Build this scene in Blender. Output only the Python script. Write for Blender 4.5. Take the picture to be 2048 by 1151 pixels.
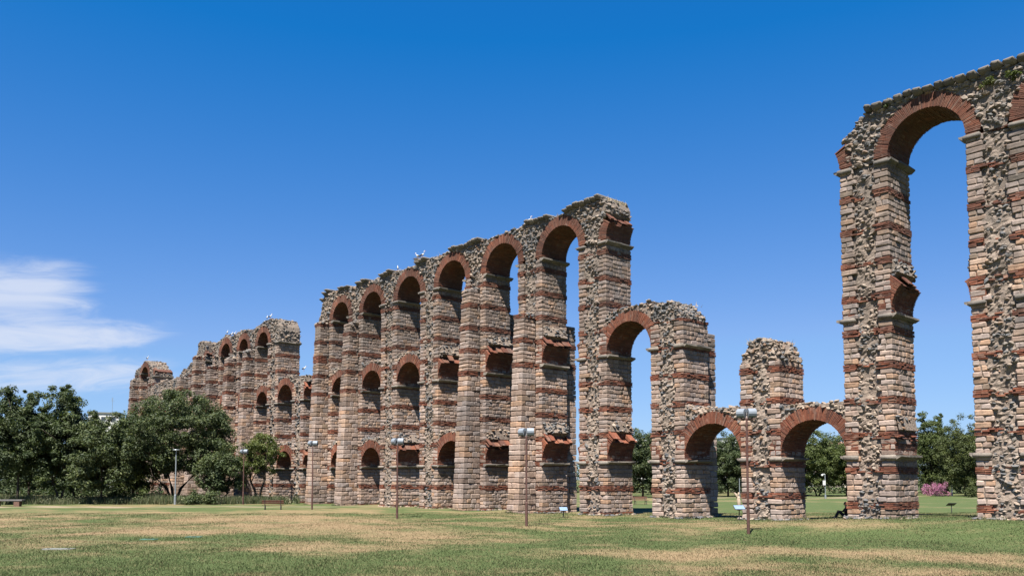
import bpy, math, random
import numpy as np
from mathutils import Vector, Matrix

SC = bpy.context.scene
for o in list(bpy.data.objects):
    bpy.data.objects.remove(o, do_unlink=True)
COL = SC.collection
R = math.radians

# ------------------------------------------------------------------ camera
F_PX, YAW, PITCH, SHIFT_PX, CAM_H = 1700.0, R(48.1), R(3.4), 281.5, 2.75
cd = bpy.data.cameras.new('camera')
cam = bpy.data.objects.new('camera', cd)
COL.objects.link(cam)
cam.location = (0, 0, CAM_H)
cam.rotation_euler = (R(90) + PITCH, 0, YAW)
cd.sensor_fit = 'HORIZONTAL'
cd.sensor_width = 36.0
cd.lens = F_PX / 2048 * 36.0
cd.shift_y = SHIFT_PX / 2048
cd.clip_start = 0.1
cd.clip_end = 9000
SC.camera = cam

# ------------------------------------------------------------------ sun, sky, exposure
SUN = Vector((0.275, -0.50, 1.0)).normalized()          # direction towards the sun
SUN_EL = math.asin(SUN.z)
SUN_AZ = math.atan2(SUN.x, SUN.y)                       # clockwise from +Y
sd = bpy.data.lights.new('sun', 'SUN')
sd.energy = 5.0
sd.angle = R(0.53)
sd.color = (1.0, 0.95, 0.87)
sun = bpy.data.objects.new('sun', sd)
COL.objects.link(sun)
sun.location = (20, -40, 60)
sun.rotation_euler = SUN.to_track_quat('Z', 'Y').to_euler()

world = bpy.data.worlds.new('World')
SC.world = world
world.use_nodes = True
wn, wl = world.node_tree.nodes, world.node_tree.links
wn.clear()


def nd(nodes, t, **kw):
    n = nodes.new(t)
    for k, v in kw.items():
        setattr(n, k, v)
    return n


def mth(nodes, links, op, a, b=None, c=None, clamp=False):
    n = nodes.new('ShaderNodeMath')
    n.operation = op
    n.use_clamp = clamp
    for i, v in enumerate((a, b, c)):
        if v is None:
            continue
        if isinstance(v, (int, float)):
            n.inputs[i].default_value = v
        else:
            links.new(v, n.inputs[i])
    return n.outputs[0]


def maprange(nodes, links, v, a, b, c=0.0, d=1.0, smooth=True):
    n = nodes.new('ShaderNodeMapRange')
    n.interpolation_type = 'SMOOTHSTEP' if smooth else 'LINEAR'
    links.new(v, n.inputs[0])
    for i, x in enumerate((a, b, c, d)):
        n.inputs[1 + i].default_value = x
    return n.outputs[0]


def build_sky():
    sky = nd(wn, 'ShaderNodeTexSky', sky_type='NISHITA')
    sky.sun_disc = False
    sky.sun_elevation = SUN_EL
    sky.sun_rotation = SUN_AZ
    sky.altitude = 200
    sky.air_density = 1.0
    sky.dust_density = 0.2
    sky.ozone_density = 2.2
    # the deep, polarised blue of the photograph: one response curve per channel, the same over the whole sky
    cin = nd(wn, 'ShaderNodeSeparateColor')
    wl.new(sky.outputs[0], cin.inputs[0])
    cout = nd(wn, 'ShaderNodeCombineColor')
    E_ = 10 / 3.031
    cr, cg, cb = cin.outputs[0], cin.outputs[1], cin.outputs[2]
    r1 = mth(wn, wl, 'MULTIPLY_ADD', cr, 0.128 * E_, -0.128 * E_)
    r2 = mth(wn, wl, 'MULTIPLY_ADD', cr, 0.055 * E_, (0.243 - 0.055 * 2.9) * E_)
    r_ = mth(wn, wl, 'MAXIMUM', mth(wn, wl, 'MINIMUM', r1, r2), 0.03)
    g1 = mth(wn, wl, 'MULTIPLY', cg, 0.102 * E_)
    g2 = mth(wn, wl, 'MULTIPLY_ADD', cg, 0.06 * E_, 0.045 * 4.5 * E_)
    g_ = mth(wn, wl, 'MINIMUM', g1, g2)
    b_ = mth(wn, wl, 'MULTIPLY', mth(wn, wl, 'POWER', mth(wn, wl, 'MULTIPLY', cb, 0.1), 0.62), 1.17 * E_)
    for i_, v_ in enumerate((r_, g_, b_)):
        wl.new(mth(wn, wl, 'MINIMUM', v_, 9.0), cout.inputs[i_])
    # thin cirrus, laid out by compass bearing and elevation
    tc = nd(wn, 'ShaderNodeTexCoord')
    sp = nd(wn, 'ShaderNodeSeparateXYZ')
    wl.new(tc.outputs['Generated'], sp.inputs[0])
    az = mth(wn, wl, 'ARCTAN2', mth(wn, wl, 'MULTIPLY', sp.outputs[0], -1.0), sp.outputs[1])   # 0 = +Y, grows to the left
    el = mth(wn, wl, 'ARCSINE', sp.outputs[2])
    tilt = mth(wn, wl, 'ADD', el, mth(wn, wl, 'MULTIPLY', mth(wn, wl, 'SUBTRACT', az, 1.2), 0.10))
    cmb = nd(wn, 'ShaderNodeCombineXYZ')
    wl.new(mth(wn, wl, 'MULTIPLY', az, 11.0), cmb.inputs[0])
    wl.new(mth(wn, wl, 'MULTIPLY', tilt, 48.0), cmb.inputs[1])
    n1 = nd(wn, 'ShaderNodeTexNoise')
    n1.inputs['Scale'].default_value = 1.0
    n1.inputs['Detail'].default_value = 7.0
    n1.inputs['Roughness'].default_value = 0.62
    n1.inputs['Distortion'].default_value = 1.1
    wl.new(cmb.outputs[0], n1.inputs['Vector'])
    band = None
    # each bank: bearing of its near end, extent, elevation of its middle, half height, weight
    for (a0, a1, e0, eh, wgt) in ((1.265, 1.36, 0.203, 0.046, 1.0), (1.185, 1.31, 0.161, 0.022, 1.0),
                                  (1.18, 1.27, 0.121, 0.026, 0.72), (1.32, 1.42, 0.120, 0.018, 0.5)):
        m1 = maprange(wn, wl, az, a0, a1)
        m1b = maprange(wn, wl, az, a1 + 0.5, a1 + 0.9, 1.0, 0.0)
        de = mth(wn, wl, 'ABSOLUTE', mth(wn, wl, 'SUBTRACT', tilt, e0))
        m2 = maprange(wn, wl, de, eh * 1.25, eh * 0.1)
        b = mth(wn, wl, 'MULTIPLY', mth(wn, wl, 'MULTIPLY', m1, m1b), mth(wn, wl, 'MULTIPLY', m2, wgt))
        band = b if band is None else mth(wn, wl, 'MAXIMUM', band, b)
    dens = mth(wn, wl, 'ADD', mth(wn, wl, 'MULTIPLY', band, 0.85), mth(wn, wl, 'MULTIPLY', mth(wn, wl, 'SUBTRACT', n1.outputs[0], 0.60), 1.45))
    dens = maprange(wn, wl, dens, -0.1, 0.85)
    dens = mth(wn, wl, 'MULTIPLY', mth(wn, wl, 'MULTIPLY', dens, 0.76), maprange(wn, wl, band, 0.0, 0.45))
    mix = nd(wn, 'ShaderNodeMix', data_type='RGBA')
    wl.new(dens, mix.inputs[0])
    wl.new(cout.outputs[0], mix.inputs[6])
    mix.inputs[7].default_value = (2.5, 2.68, 3.1, 1)
    bg = nd(wn, 'ShaderNodeBackground')
    bg.inputs['Strength'].default_value = 0.10
    wl.new(mix.outputs[2], bg.inputs['Color'])
    out = nd(wn, 'ShaderNodeOutputWorld')
    wl.new(bg.outputs[0], out.inputs[0])


build_sky()
SC.view_settings.view_transform = 'Standard'
SC.view_settings.look = 'None'
SC.view_settings.gamma = 1.0
SC.view_settings.exposure = 1.6
SC.view_settings.use_curve_mapping = False
SC.render.engine = 'CYCLES'
SC.cycles.max_bounces = 6
SC.cycles.transparent_max_bounces = 4

rng = np.random.default_rng(7)
random.seed(7)

# ------------------------------------------------------------------ survey helpers


def gh(x, y):
    """height of the ground"""
    x = np.asarray(x, float)
    y = np.asarray(y, float)
    a = np.clip((x + 38) / 24, 0, 1)
    a = a * a * (3 - 2 * a)
    b = np.clip((y - 38) / 9, 0, 1)
    b = b * b * (3 - 2 * b)
    c = np.clip((y - 52) / 25, 0, 1)
    h = 0.64 * a * b * (1 - 0.8 * c)
    fade = np.clip(1 - (np.hypot(x + 60, y - 60) - 120) / 80, 0, 1)
    h = h + fade * (0.05 * np.sin(x * 0.31 + 1.3) * np.sin(y * 0.27) + 0.03 * np.sin(x * 0.83 + y * 0.57))
    return h


def cam_ray(px, py):
    u = (px - 1024) / F_PX
    v = (575.5 + SHIFT_PX - py) / F_PX
    Fv = Vector((-math.sin(YAW) * math.cos(PITCH), math.cos(YAW) * math.cos(PITCH), math.sin(PITCH)))
    Rv = Vector((math.cos(YAW), math.sin(YAW), 0))
    Uv = Rv.cross(Fv)
    return Fv + u * Rv + v * Uv


def on_ground(px, py):
    """survey: the spot of ground that the photograph shows at a pixel"""
    d = cam_ray(px, py)
    h = 0.0
    for _ in range(4):
        t = (h - CAM_H) / d.z
        h = float(gh(t * d.x, t * d.y))
    return (t * d.x, t * d.y, h)


def on_plane(px, py, Y):
    d = cam_ray(px, py)
    t = Y / d.y
    return (t * d.x, Y, CAM_H + t * d.z)


# ------------------------------------------------------------------ materials
ALB = 0.84     # reflectance scale that goes with the exposure


def scaled(c):
    return tuple(x * ALB for x in c)


def new_mat(name):
    m = bpy.data.materials.new(name)
    m.use_nodes = True
    n, l = m.node_tree.nodes, m.node_tree.links
    n.clear()
    out = n.new('ShaderNodeOutputMaterial')
    b = n.new('ShaderNodeBsdfPrincipled')
    b.inputs['Specular IOR Level'].default_value = 0.25
    b.inputs['Roughness'].default_value = 0.9
    l.new(b.outputs[0], out.inputs[0])
    return m, n, l, b


def tint_value(n, l):
    """random number of one piece: the mesh's tint attribute plus the object's own random"""
    at = nd(n, 'ShaderNodeAttribute', attribute_name='tint')
    oi = nd(n, 'ShaderNodeObjectInfo')
    s = mth(n, l, 'ADD', at.outputs['Fac'], mth(n, l, 'MULTIPLY', oi.outputs['Random'], 1.0))
    return mth(n, l, 'FRACT', s)


def ramp(n, l, fac, stops, interp='LINEAR'):
    r = n.new('ShaderNodeValToRGB')
    r.color_ramp.interpolation = interp
    while len(r.color_ramp.elements) < len(stops):
        r.color_ramp.elements.new(0.5)
    for e, (p, c) in zip(r.color_ramp.elements, stops):
        e.position = p
        e.color = (c[0], c[1], c[2], 1)
    l.new(fac, r.inputs[0])
    return r.outputs[0]


def noise(n, l, scale, detail=4, rough=0.55, vec=None, stretch=None):
    t = n.new('ShaderNodeTexNoise')
    t.inputs['Scale'].default_value = scale
    t.inputs['Detail'].default_value = detail
    t.inputs['Roughness'].default_value = rough
    if vec is None:
        vec = n.new('ShaderNodeNewGeometry').outputs['Position']
    if stretch:
        mp = n.new('ShaderNodeMapping')
        mp.inputs['Scale'].default_value = stretch
        l.new(vec, mp.inputs[0])
        vec = mp.outputs[0]
    l.new(vec, t.inputs['Vector'])
    return t.outputs[0]


def mixc(n, l, fac, a, b, mode='MIX'):
    m = n.new('ShaderNodeMix')
    m.data_type = 'RGBA'
    m.blend_type = mode
    for i, v in ((0, fac), (6, a), (7, b)):
        if isinstance(v, (int, float)):
            m.inputs[i].default_value = v
        elif isinstance(v, tuple):
            m.inputs[i].default_value = (v[0], v[1], v[2], 1)
        else:
            l.new(v, m.inputs[i])
    return m.outputs[2]


def bump(n, l, b, h, strength, dist):
    bp = n.new('ShaderNodeBump')
    bp.inputs['Strength'].default_value = strength
    bp.inputs['Distance'].default_value = dist
    l.new(h, bp.inputs['Height'])
    l.new(bp.outputs[0], b.inputs['Normal'])


def mat_masonry(name, stops, lichen=0.45, lich_col=(0.10, 0.098, 0.09), grain=55.0, bstr=0.7, bdist=0.03, patch=None):
    m, n, l, b = new_mat(name)
    stops = [(p_, scaled(c_)) for p_, c_ in stops]
    lich_col = scaled(lich_col)
    base = ramp(n, l, tint_value(n, l), stops)
    pos = n.new('ShaderNodeNewGeometry').outputs['Position']
    sp = n.new('ShaderNodeSeparateXYZ')
    l.new(pos, sp.inputs[0])
    big = noise(n, l, 0.9, 5, 0.6, pos)
    mid = noise(n, l, 6.0, 5, 0.65, pos)
    fine = noise(n, l, grain, 3, 0.6, pos)
    c = mixc(n, l, 1.0, base, ramp(n, l, fine, [(0.25, (0.62, 0.62, 0.62)), (0.5, (1, 1, 1)), (0.8, (1.25, 1.22, 1.18))]), 'MULTIPLY')
    c = mixc(n, l, 1.0, c, ramp(n, l, mid, [(0.3, (0.66, 0.66, 0.68)), (0.55, (1, 1, 1)), (0.8, (1.15, 1.12, 1.06))]), 'MULTIPLY')
    if patch:
        c = mixc(n, l, 1.0, c, ramp(n, l, noise(n, l, 0.22, 3, 0.6, pos), [(0.35, (0.72, 0.74, 0.76)), (0.65, (1.2, 1.17, 1.12))]), 'MULTIPLY')
        pf = maprange(n, l, noise(n, l, 2.3, 5, 0.65, pos), 0.54, 0.70)
        c = mixc(n, l, mth(n, l, 'MULTIPLY', pf, patch[0]), c, patch[1])
    # rain streaks run down the wall
    sk = maprange(n, l, noise(n, l, 1.0, 5, 0.6, pos, (1.9, 1.9, 0.16)), 0.54, 0.72)
    c = mixc(n, l, mth(n, l, 'MULTIPLY', sk, 0.5), c, mixc(n, l, 1.0, c, (0.45, 0.44, 0.44), 'MULTIPLY'))
    # grey lichen and soot, thicker on the weathered upper courses
    lo = mth(n, l, 'ADD', big, mth(n, l, 'MULTIPLY', mid, 0.45))
    hi = mth(n, l, 'MULTIPLY', maprange(n, l, sp.outputs[2], 2.0, 23.0), 0.26)
    lf = maprange(n, l, mth(n, l, 'ADD', lo, hi), 0.76, 1.03)
    c = mixc(n, l, mth(n, l, 'MULTIPLY', lf, lichen), c, lich_col)
    l.new(c, b.inputs['Base Color'])
    hgt = mth(n, l, 'ADD', mth(n, l, 'MULTIPLY', mid, 1.0), mth(n, l, 'MULTIPLY', fine, 0.25))
    bump(n, l, b, hgt, bstr, bdist)
    return m


M = {}
M['stone'] = mat_masonry('granite', [(0.0, (0.230, 0.165, 0.132)), (0.2, (0.306, 0.221, 0.177)), (0.42, (0.359, 0.279, 0.239)),
                                     (0.62, (0.289, 0.236, 0.212)), (0.80, (0.354, 0.250, 0.187)), (0.92, (0.359, 0.226, 0.150)), (1.0, (0.187, 0.144, 0.110))], 0.5, (0.075, 0.072, 0.066), patch=(0.35, (0.321, 0.265, 0.244)))
M['slab'] = mat_masonry('weathered_slab', [(0.0, (0.18, 0.155, 0.13)), (0.6, (0.245, 0.212, 0.178)), (1.0, (0.14, 0.123, 0.108))], 0.55, (0.075, 0.072, 0.066))
M['mortar'] = mat_masonry('mortar', [(0.0, (0.215, 0.168, 0.134)), (1.0, (0.255, 0.202, 0.162))], 0.5, (0.095, 0.083, 0.07), 30, 1.0, 0.06)
M['rubble'] = mat_masonry('rubble', [(0.0, (0.255, 0.198, 0.155)), (0.30, (0.315, 0.252, 0.20)), (0.42, (0.25, 0.21, 0.175)),
                                     (0.52, (0.16, 0.152, 0.145)), (0.68, (0.095, 0.098, 0.104)), (0.84, (0.13, 0.132, 0.135)), (0.92, (0.24, 0.145, 0.09)), (1.0, (0.32, 0.26, 0.205))], 0.3, (0.075, 0.072, 0.066))
M['brick'] = mat_masonry('roman_brick', [(0.0, (0.162, 0.055, 0.033)), (0.3, (0.214, 0.077, 0.044)), (0.55, (0.133, 0.047, 0.030)), (0.75, (0.242, 0.110, 0.069)),
                                         (0.9, (0.095, 0.041, 0.031)), (1.0, (0.247, 0.145, 0.106))], 0.5, (0.055, 0.036, 0.028), 40, 0.6, 0.02, (0.45, (0.247, 0.167, 0.133)))


def mat_simple(name, col, rough=0.6, metal=0.0, var=0.15, scale=8.0, bstr=0.0):
    m, n, l, b = new_mat(name)
    f = noise(n, l, scale, 4, 0.6)
    col = scaled(col)
    lo = tuple(x * (1 - var) for x in col)
    hi = tuple(min(1, x * (1 + var)) for x in col)
    l.new(ramp(n, l, f, [(0.3, lo), (0.7, hi)]), b.inputs['Base Color'])
    b.inputs['Roughness'].default_value = rough
    b.inputs['Metallic'].default_value = metal
    if bstr:
        bump(n, l, b, f, bstr, 0.02)
    return m


M['rust'] = mat_simple('brown_painted_steel', (0.085, 0.044, 0.036), 0.6, 0.0, 0.3, 5)
M['housing'] = mat_simple('grey_housing', (0.19, 0.215, 0.245), 0.45, 0.0, 0.08, 3)
M['dark'] = mat_simple('dark_metal', (0.035, 0.035, 0.037), 0.5)
M['glass'] = mat_simple('lamp_glass', (0.05, 0.06, 0.07), 0.1)
M['galv'] = mat_simple('galvanised_steel', (0.238, 0.266, 0.281), 0.45, 0.3)
M['white'] = mat_simple('white_paint', (0.518, 0.518, 0.504), 0.5)
M['wood'] = mat_simple('varnished_wood', (0.085, 0.034, 0.022), 0.6, 0, 0.3, 12)
M['greywood'] = mat_simple('grey_wood', (0.12, 0.115, 0.11), 0.8, 0, 0.25, 12)
M['redbrick'] = mat_simple('brick_support', (0.13, 0.075, 0.055), 0.9, 0, 0.3, 14)
M['panel'] = mat_simple('blue_panel', (0.173, 0.245, 0.360), 0.3)
M['panel_dark'] = mat_simple('dark_panel', (0.04, 0.04, 0.042), 0.4)
M['concrete'] = mat_simple('concrete', (0.15, 0.155, 0.14), 0.85, 0, 0.15, 9)
M['greenlid'] = mat_simple('green_plastic', (0.03, 0.09, 0.06), 0.5)
M['bark'] = mat_simple('bark', (0.060, 0.047, 0.036), 0.95, 0, 0.4, 9, 0.8)
M['palebark'] = mat_simple('pale_dead_wood', (0.302, 0.238, 0.180), 0.9, 0, 0.25, 8)
M['straw'] = mat_simple('dry_stalks', (0.302, 0.245, 0.144), 0.9, 0, 0.3, 6)
M['twig'] = mat_simple('twigs', (0.20, 0.165, 0.125), 0.95, 0, 0.4, 14)
M['feather'] = mat_simple('white_feathers', (0.533, 0.526, 0.504), 0.8)
M['blackfeather'] = mat_simple('black_feathers', (0.02, 0.02, 0.022), 0.6)
M['beak'] = mat_simple('red_beak', (0.42, 0.12, 0.05), 0.5)
M['skin'] = mat_simple('skin', (0.42, 0.25, 0.17), 0.6)
M['shirt'] = mat_simple('dark_shirt', (0.035, 0.014, 0.018), 0.9)
M['trousers'] = mat_simple('dark_trousers', (0.02, 0.022, 0.03), 0.9)
M['hair'] = mat_simple('dark_hair', (0.02, 0.014, 0.010), 0.6)
M['plaster'] = mat_simple('white_plaster', (0.504, 0.497, 0.482), 0.85, 0, 0.06, 0.4)
M['plaster_pink'] = mat_simple('pale_pink_plaster', (0.55, 0.44, 0.38), 0.85, 0, 0.06, 0.4)
M['roof'] = mat_simple('roof_tile', (0.25, 0.15, 0.11), 0.9, 0, 0.2, 3)
M['window'] = mat_simple('window_glass', (0.05, 0.06, 0.07), 0.2)


def mat_leaf(name, stops, trans=0.25):
    m, n, l, b = new_mat(name)
    stops = [(p_, scaled(c_)) for p_, c_ in stops]
    c = ramp(n, l, tint_value(n, l), stops)
    big = noise(n, l, 0.7, 3)
    c = mixc(n, l, 1.0, c, ramp(n, l, big, [(0.3, (0.75, 0.8, 0.8)), (0.7, (1.2, 1.15, 1.05))]), 'MULTIPLY')
    l.new(c, b.inputs['Base Color'])
    b.inputs['Roughness'].default_value = 0.55
    tr = n.new('ShaderNodeBsdfTranslucent')
    l.new(mixc(n, l, 1.0, c, (1.1, 1.25, 0.6), 'MULTIPLY'), tr.inputs['Color'])
    ms = n.new('ShaderNodeMixShader')
    ms.inputs[0].default_value = trans
    l.new(b.outputs[0], ms.inputs[1])
    l.new(tr.outputs[0], ms.inputs[2])
    l.new(ms.outputs[0], [x for x in n if x.type == 'OUTPUT_MATERIAL'][0].inputs[0])
    return m


M['leaf_dark'] = mat_leaf('dark_leaves', [(0, (0.0357, 0.0516, 0.0227)), (0.5, (0.0547, 0.0763, 0.0310)), (0.85, (0.0785, 0.1010, 0.0413)), (1, (0.1189, 0.1346, 0.0516))])
M['leaf_mid'] = mat_leaf('green_leaves', [(0, (0.0430, 0.0599, 0.0178)), (0.5, (0.0676, 0.0918, 0.0267)), (1, (0.1024, 0.1256, 0.0373))])
M['leaf_light'] = mat_leaf('light_leaves', [(0, (0.0608, 0.0795, 0.0224)), (0.5, (0.0935, 0.1168, 0.0337)), (1, (0.1496, 0.1590, 0.0561))], 0.35)
M['leaf_pine'] = mat_leaf('pine_needles', [(0, (0.0384, 0.0528, 0.0154)), (0.5, (0.0624, 0.0787, 0.0230)), (1, (0.0960, 0.1104, 0.0336))], 0.15)
M['flower'] = mat_leaf('oleander', [(0, (0.0375, 0.0562, 0.0225)), (0.35, (0.0525, 0.0675, 0.0300)), (0.4, (0.3000, 0.0900, 0.1950)), (0.8, (0.4200, 0.1650, 0.3000)), (1, (0.4650, 0.2400, 0.3525))])
M['weed'] = mat_leaf('weeds', [(0, (0.0477, 0.0694, 0.0303)), (0.5, (0.0867, 0.1083, 0.0542)), (0.8, (0.1387, 0.1431, 0.0813)), (1, (0.2428, 0.2167, 0.1409))])


def grass_colour(n, l, dry, fine, dull=1.0):
    dull *= ALB
    green = ramp(n, l, fine, [(0.25, (0.0426 * dull, 0.0628 * dull, 0.0205 * dull)), (0.5, (0.0663 * dull, 0.0909 * dull, 0.0320 * dull)), (0.8, (0.1018 * dull, 0.1217 * dull, 0.0487 * dull))])
    straw = ramp(n, l, fine, [(0.2, (0.1344 * dull, 0.0986 * dull, 0.0538 * dull)), (0.5, (0.2176 * dull, 0.1562 * dull, 0.0870 * dull)), (0.8, (0.2880 * dull, 0.2176 * dull, 0.1280 * dull))])
    return mixc(n, l, dry, green, straw)


def mat_ground():
    m, n, l, b = new_mat('lawn')
    pos = n.new('ShaderNodeNewGeometry').outputs['Position']
    at = nd(n, 'ShaderNodeAttribute', attribute_name='dry')
    mid = noise(n, l, 0.75, 8, 0.72, pos)
    fine = noise(n, l, 5.0, 7, 0.8, pos)
    d = mth(n, l, 'ADD', at.outputs['Fac'], mth(n, l, 'MULTIPLY', mth(n, l, 'SUBTRACT', mid, 0.5), 1.5))
    d = mth(n, l, 'ADD', d, mth(n, l, 'MULTIPLY', mth(n, l, 'SUBTRACT', fine, 0.5), 1.0))
    d = maprange(n, l, d, 0.06, 0.98, 0.0, 1.0, False)
    c = grass_colour(n, l, d, fine)
    pa = nd(n, 'ShaderNodeAttribute', attribute_name='path')
    sand = ramp(n, l, fine, [(0.2, (0.19, 0.145, 0.105)), (0.8, (0.27, 0.215, 0.16))])
    c = mixc(n, l, pa.outputs['Fac'], c, sand)
    l.new(c, b.inputs['Base Color'])
    b.inputs['Specular IOR Level'].default_value = 0.1
    bump(n, l, b, mth(n, l, 'ADD', fine, mth(n, l, 'MULTIPLY', mid, 1.5)), 0.8, 0.06)
    return m


def mat_blades():
    m, n, l, b = new_mat('grass_blades')
    at = nd(n, 'ShaderNodeAttribute', attribute_name='dry')
    ti = nd(n, 'ShaderNodeAttribute', attribute_name='tint')
    d = maprange(n, l, at.outputs['Fac'], 0.06, 0.98, 0.0, 1.0, False)
    c = grass_colour(n, l, d, mth(n, l, 'ADD', mth(n, l, 'MULTIPLY', ti.outputs['Fac'], 0.7), 0.15), 1.15)
    l.new(c, b.inputs['Base Color'])
    tr = n.new('ShaderNodeBsdfTranslucent')
    l.new(c, tr.inputs['Color'])
    ms = n.new('ShaderNodeMixShader')
    ms.inputs[0].default_value = 0.3
    l.new(b.outputs[0], ms.inputs[1])
    l.new(tr.outputs[0], ms.inputs[2])
    l.new(ms.outputs[0], [x for x in n if x.type == 'OUTPUT_MATERIAL'][0].inputs[0])
    return m


M['lawn'] = mat_ground()
M['blades'] = mat_blades()

# ------------------------------------------------------------------ geometry helpers
WORLD_AT = {}


def link(o, parent=None, at=(0, 0, 0)):
    COL.objects.link(o)
    at = Vector(at)
    WORLD_AT[o.name] = at.copy()
    if parent is not None:
        o.parent = parent
        o.location = at - WORLD_AT[parent.name]
    else:
        o.location = at
    return o


def empty(name, at, label=None, cat=None, group=None):
    o = bpy.data.objects.new(name, None)
    o.empty_display_size = 0.5
    link(o, None, at)
    tag(o, label, cat, group)
    return o


def tag(o, label=None, cat=None, group=None, kind=None):
    if label:
        o['label'] = label
    if cat:
        o['category'] = cat
    if group:
        o['group'] = group
    if kind:
        o['kind'] = kind
    return o


class Geo:
    def __init__(self):
        self.v, self.q, self.t, self.qt, self.tt, self.n = [], [], [], [], [], 0

    def add(self, V, Q=None, T=None, tint=None):
        """V (N,k,3) copies of a template with quads Q and triangles T"""
        V = np.asarray(V, float)
        if V.ndim == 2:
            V = V[None]
        N, k, _ = V.shape
        if tint is None:
            tint = rng.random(N)
        tint = np.broadcast_to(np.asarray(tint, float), (N,))
        off = self.n + np.arange(N) * k
        self.v.append(V.reshape(-1, 3))
        if Q is not None and len(Q):
            Q = np.asarray(Q)
            self.q.append((Q[None] + off[:, None, None]).reshape(-1, 4))
            self.qt.append(np.repeat(tint, len(Q)))
        if T is not None and len(T):
            T = np.asarray(T)
            self.t.append((T[None] + off[:, None, None]).reshape(-1, 3))
            self.tt.append(np.repeat(tint, len(T)))
        self.n += N * k

    def mesh(self, name, mat, origin=(0, 0, 0), smooth=False):
        V = np.concatenate(self.v) - np.asarray(origin)
        q = np.concatenate(self.q) if self.q else np.zeros((0, 4), int)
        t = np.concatenate(self.t) if self.t else np.zeros((0, 3), int)
        tint = np.concatenate(self.qt + self.tt)
        me = bpy.data.meshes.new(name)
        me.vertices.add(len(V))
        me.vertices.foreach_set('co', V.astype(np.float32).ravel())
        loops = np.concatenate([q.ravel(), t.ravel()]).astype(np.int32)
        me.loops.add(len(loops))
        me.loops.foreach_set('vertex_index', loops)
        tot = np.concatenate([np.full(len(q), 4), np.full(len(t), 3)]).astype(np.int32)
        start = (np.cumsum(tot) - tot).astype(np.int32)
        me.polygons.add(len(tot))
        me.polygons.foreach_set('loop_start', start)
        me.polygons.foreach_set('loop_total', tot)
        me.polygons.foreach_set('use_smooth', np.full(len(tot), bool(smooth)))
        a = me.attributes.new('tint', 'FLOAT', 'FACE')
        a.data.foreach_set('value', tint.astype(np.float32))
        me.materials.append(mat)
        me.update(calc_edges=True)
        me.validate()
        return me

    def build(self, name, mat, parent=None, at=(0, 0, 0), smooth=False, kind=None, local=False):
        """local: the vertices are already relative to `at`"""
        me = self.mesh(name, mat, (0, 0, 0) if local else at, smooth)
        o = bpy.data.objects.new(name, me)
        link(o, parent, at)
        if kind:
            o['kind'] = kind
        return o


BOXQ = [(0, 3, 2, 1), (4, 5, 6, 7), (0, 1, 5, 4), (1, 2, 6, 5), (2, 3, 7, 6), (3, 0, 4, 7)]


def boxes(B):
    """(N,6) x0,x1,y0,y1,z0,z1 -> (N,8,3)"""
    B = np.atleast_2d(np.asarray(B, float))
    X = B[:, [0, 1, 1, 0, 0, 1, 1, 0]]
    Y = B[:, [2, 2, 3, 3, 2, 2, 3, 3]]
    Z = B[:, [4, 4, 4, 4, 5, 5, 5, 5]]
    return np.stack([X, Y, Z], -1)


def _rounded_template():
    cs = [(sx, sy, sz) for sx in (-1, 1) for sy in (-1, 1) for sz in (-1, 1)]
    idx = {}
    V = []
    for c in cs:
        for a in range(3):
            idx[(c, a)] = len(V)
            V.append((c, a))
    P = np.array([[c[i] * (1.0 if i == a else 0.8) for i in range(3)] for c, a in V])
    Q, T = [], []

    def orient(f):
        p = P[list(f)]
        nrm = np.cross(p[1] - p[0], p[2] - p[0])
        return tuple(f) if np.dot(nrm, p.mean(0)) > 0 else tuple(reversed(f))
    for a in range(3):
        for s in (-1, 1):
            b, c = [i for i in range(3) if i != a]
            f = []
            for sb, sc in ((-1, -1), (1, -1), (1, 1), (-1, 1)):
                k = [0, 0, 0]
                k[a], k[b], k[c] = s, sb, sc
                f.append(idx[(tuple(k), a)])
            Q.append(orient(f))
    for a in range(3):
        b, c = [i for i in range(3) if i != a]
        for sb in (-1, 1):
            for sc in (-1, 1):
                k0, k1 = [0, 0, 0], [0, 0, 0]
                k0[a], k0[b], k0[c] = -1, sb, sc
                k1[a], k1[b], k1[c] = 1, sb, sc
                k0, k1 = tuple(k0), tuple(k1)
                Q.append(orient([idx[(k0, b)], idx[(k1, b)], idx[(k1, c)], idx[(k0, c)]]))
    for c in cs:
        T.append(orient([idx[(c, 0)], idx[(c, 1)], idx[(c, 2)]]))
    C = np.array([c for c, a in V], float)
    A = np.array([a for c, a in V])
    ci = np.array([cs.index(c) for c, a in V])
    return C, A, ci, Q, T


RC, RA, RCI, RQ, RT = _rounded_template()
RONE = np.zeros((24, 3))
RONE[np.arange(24), RA] = 1.0


def rounded(B, r=0.06, jit=0.018):
    """weathered blocks: (N,6) -> (N,24,3), each with its own bevel and knocked corners"""
    B = np.atleast_2d(np.asarray(B, float))
    N = len(B)
    c = (B[:, [0, 2, 4]] + B[:, [1, 3, 5]]) / 2
    h = (B[:, [1, 3, 5]] - B[:, [0, 2, 4]]) / 2
    rr = r * (0.7 + 0.7 * rng.random(N))
    rr = np.minimum(rr, h.min(1) * 0.6)
    ext = h[:, None, :] - rr[:, None, None] * (1 - RONE)[None]
    V = c[:, None, :] + RC[None] * ext
    J = rng.normal(0, jit, (N, 8, 3))
    V += J[:, RCI, :]
    return V


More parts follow.
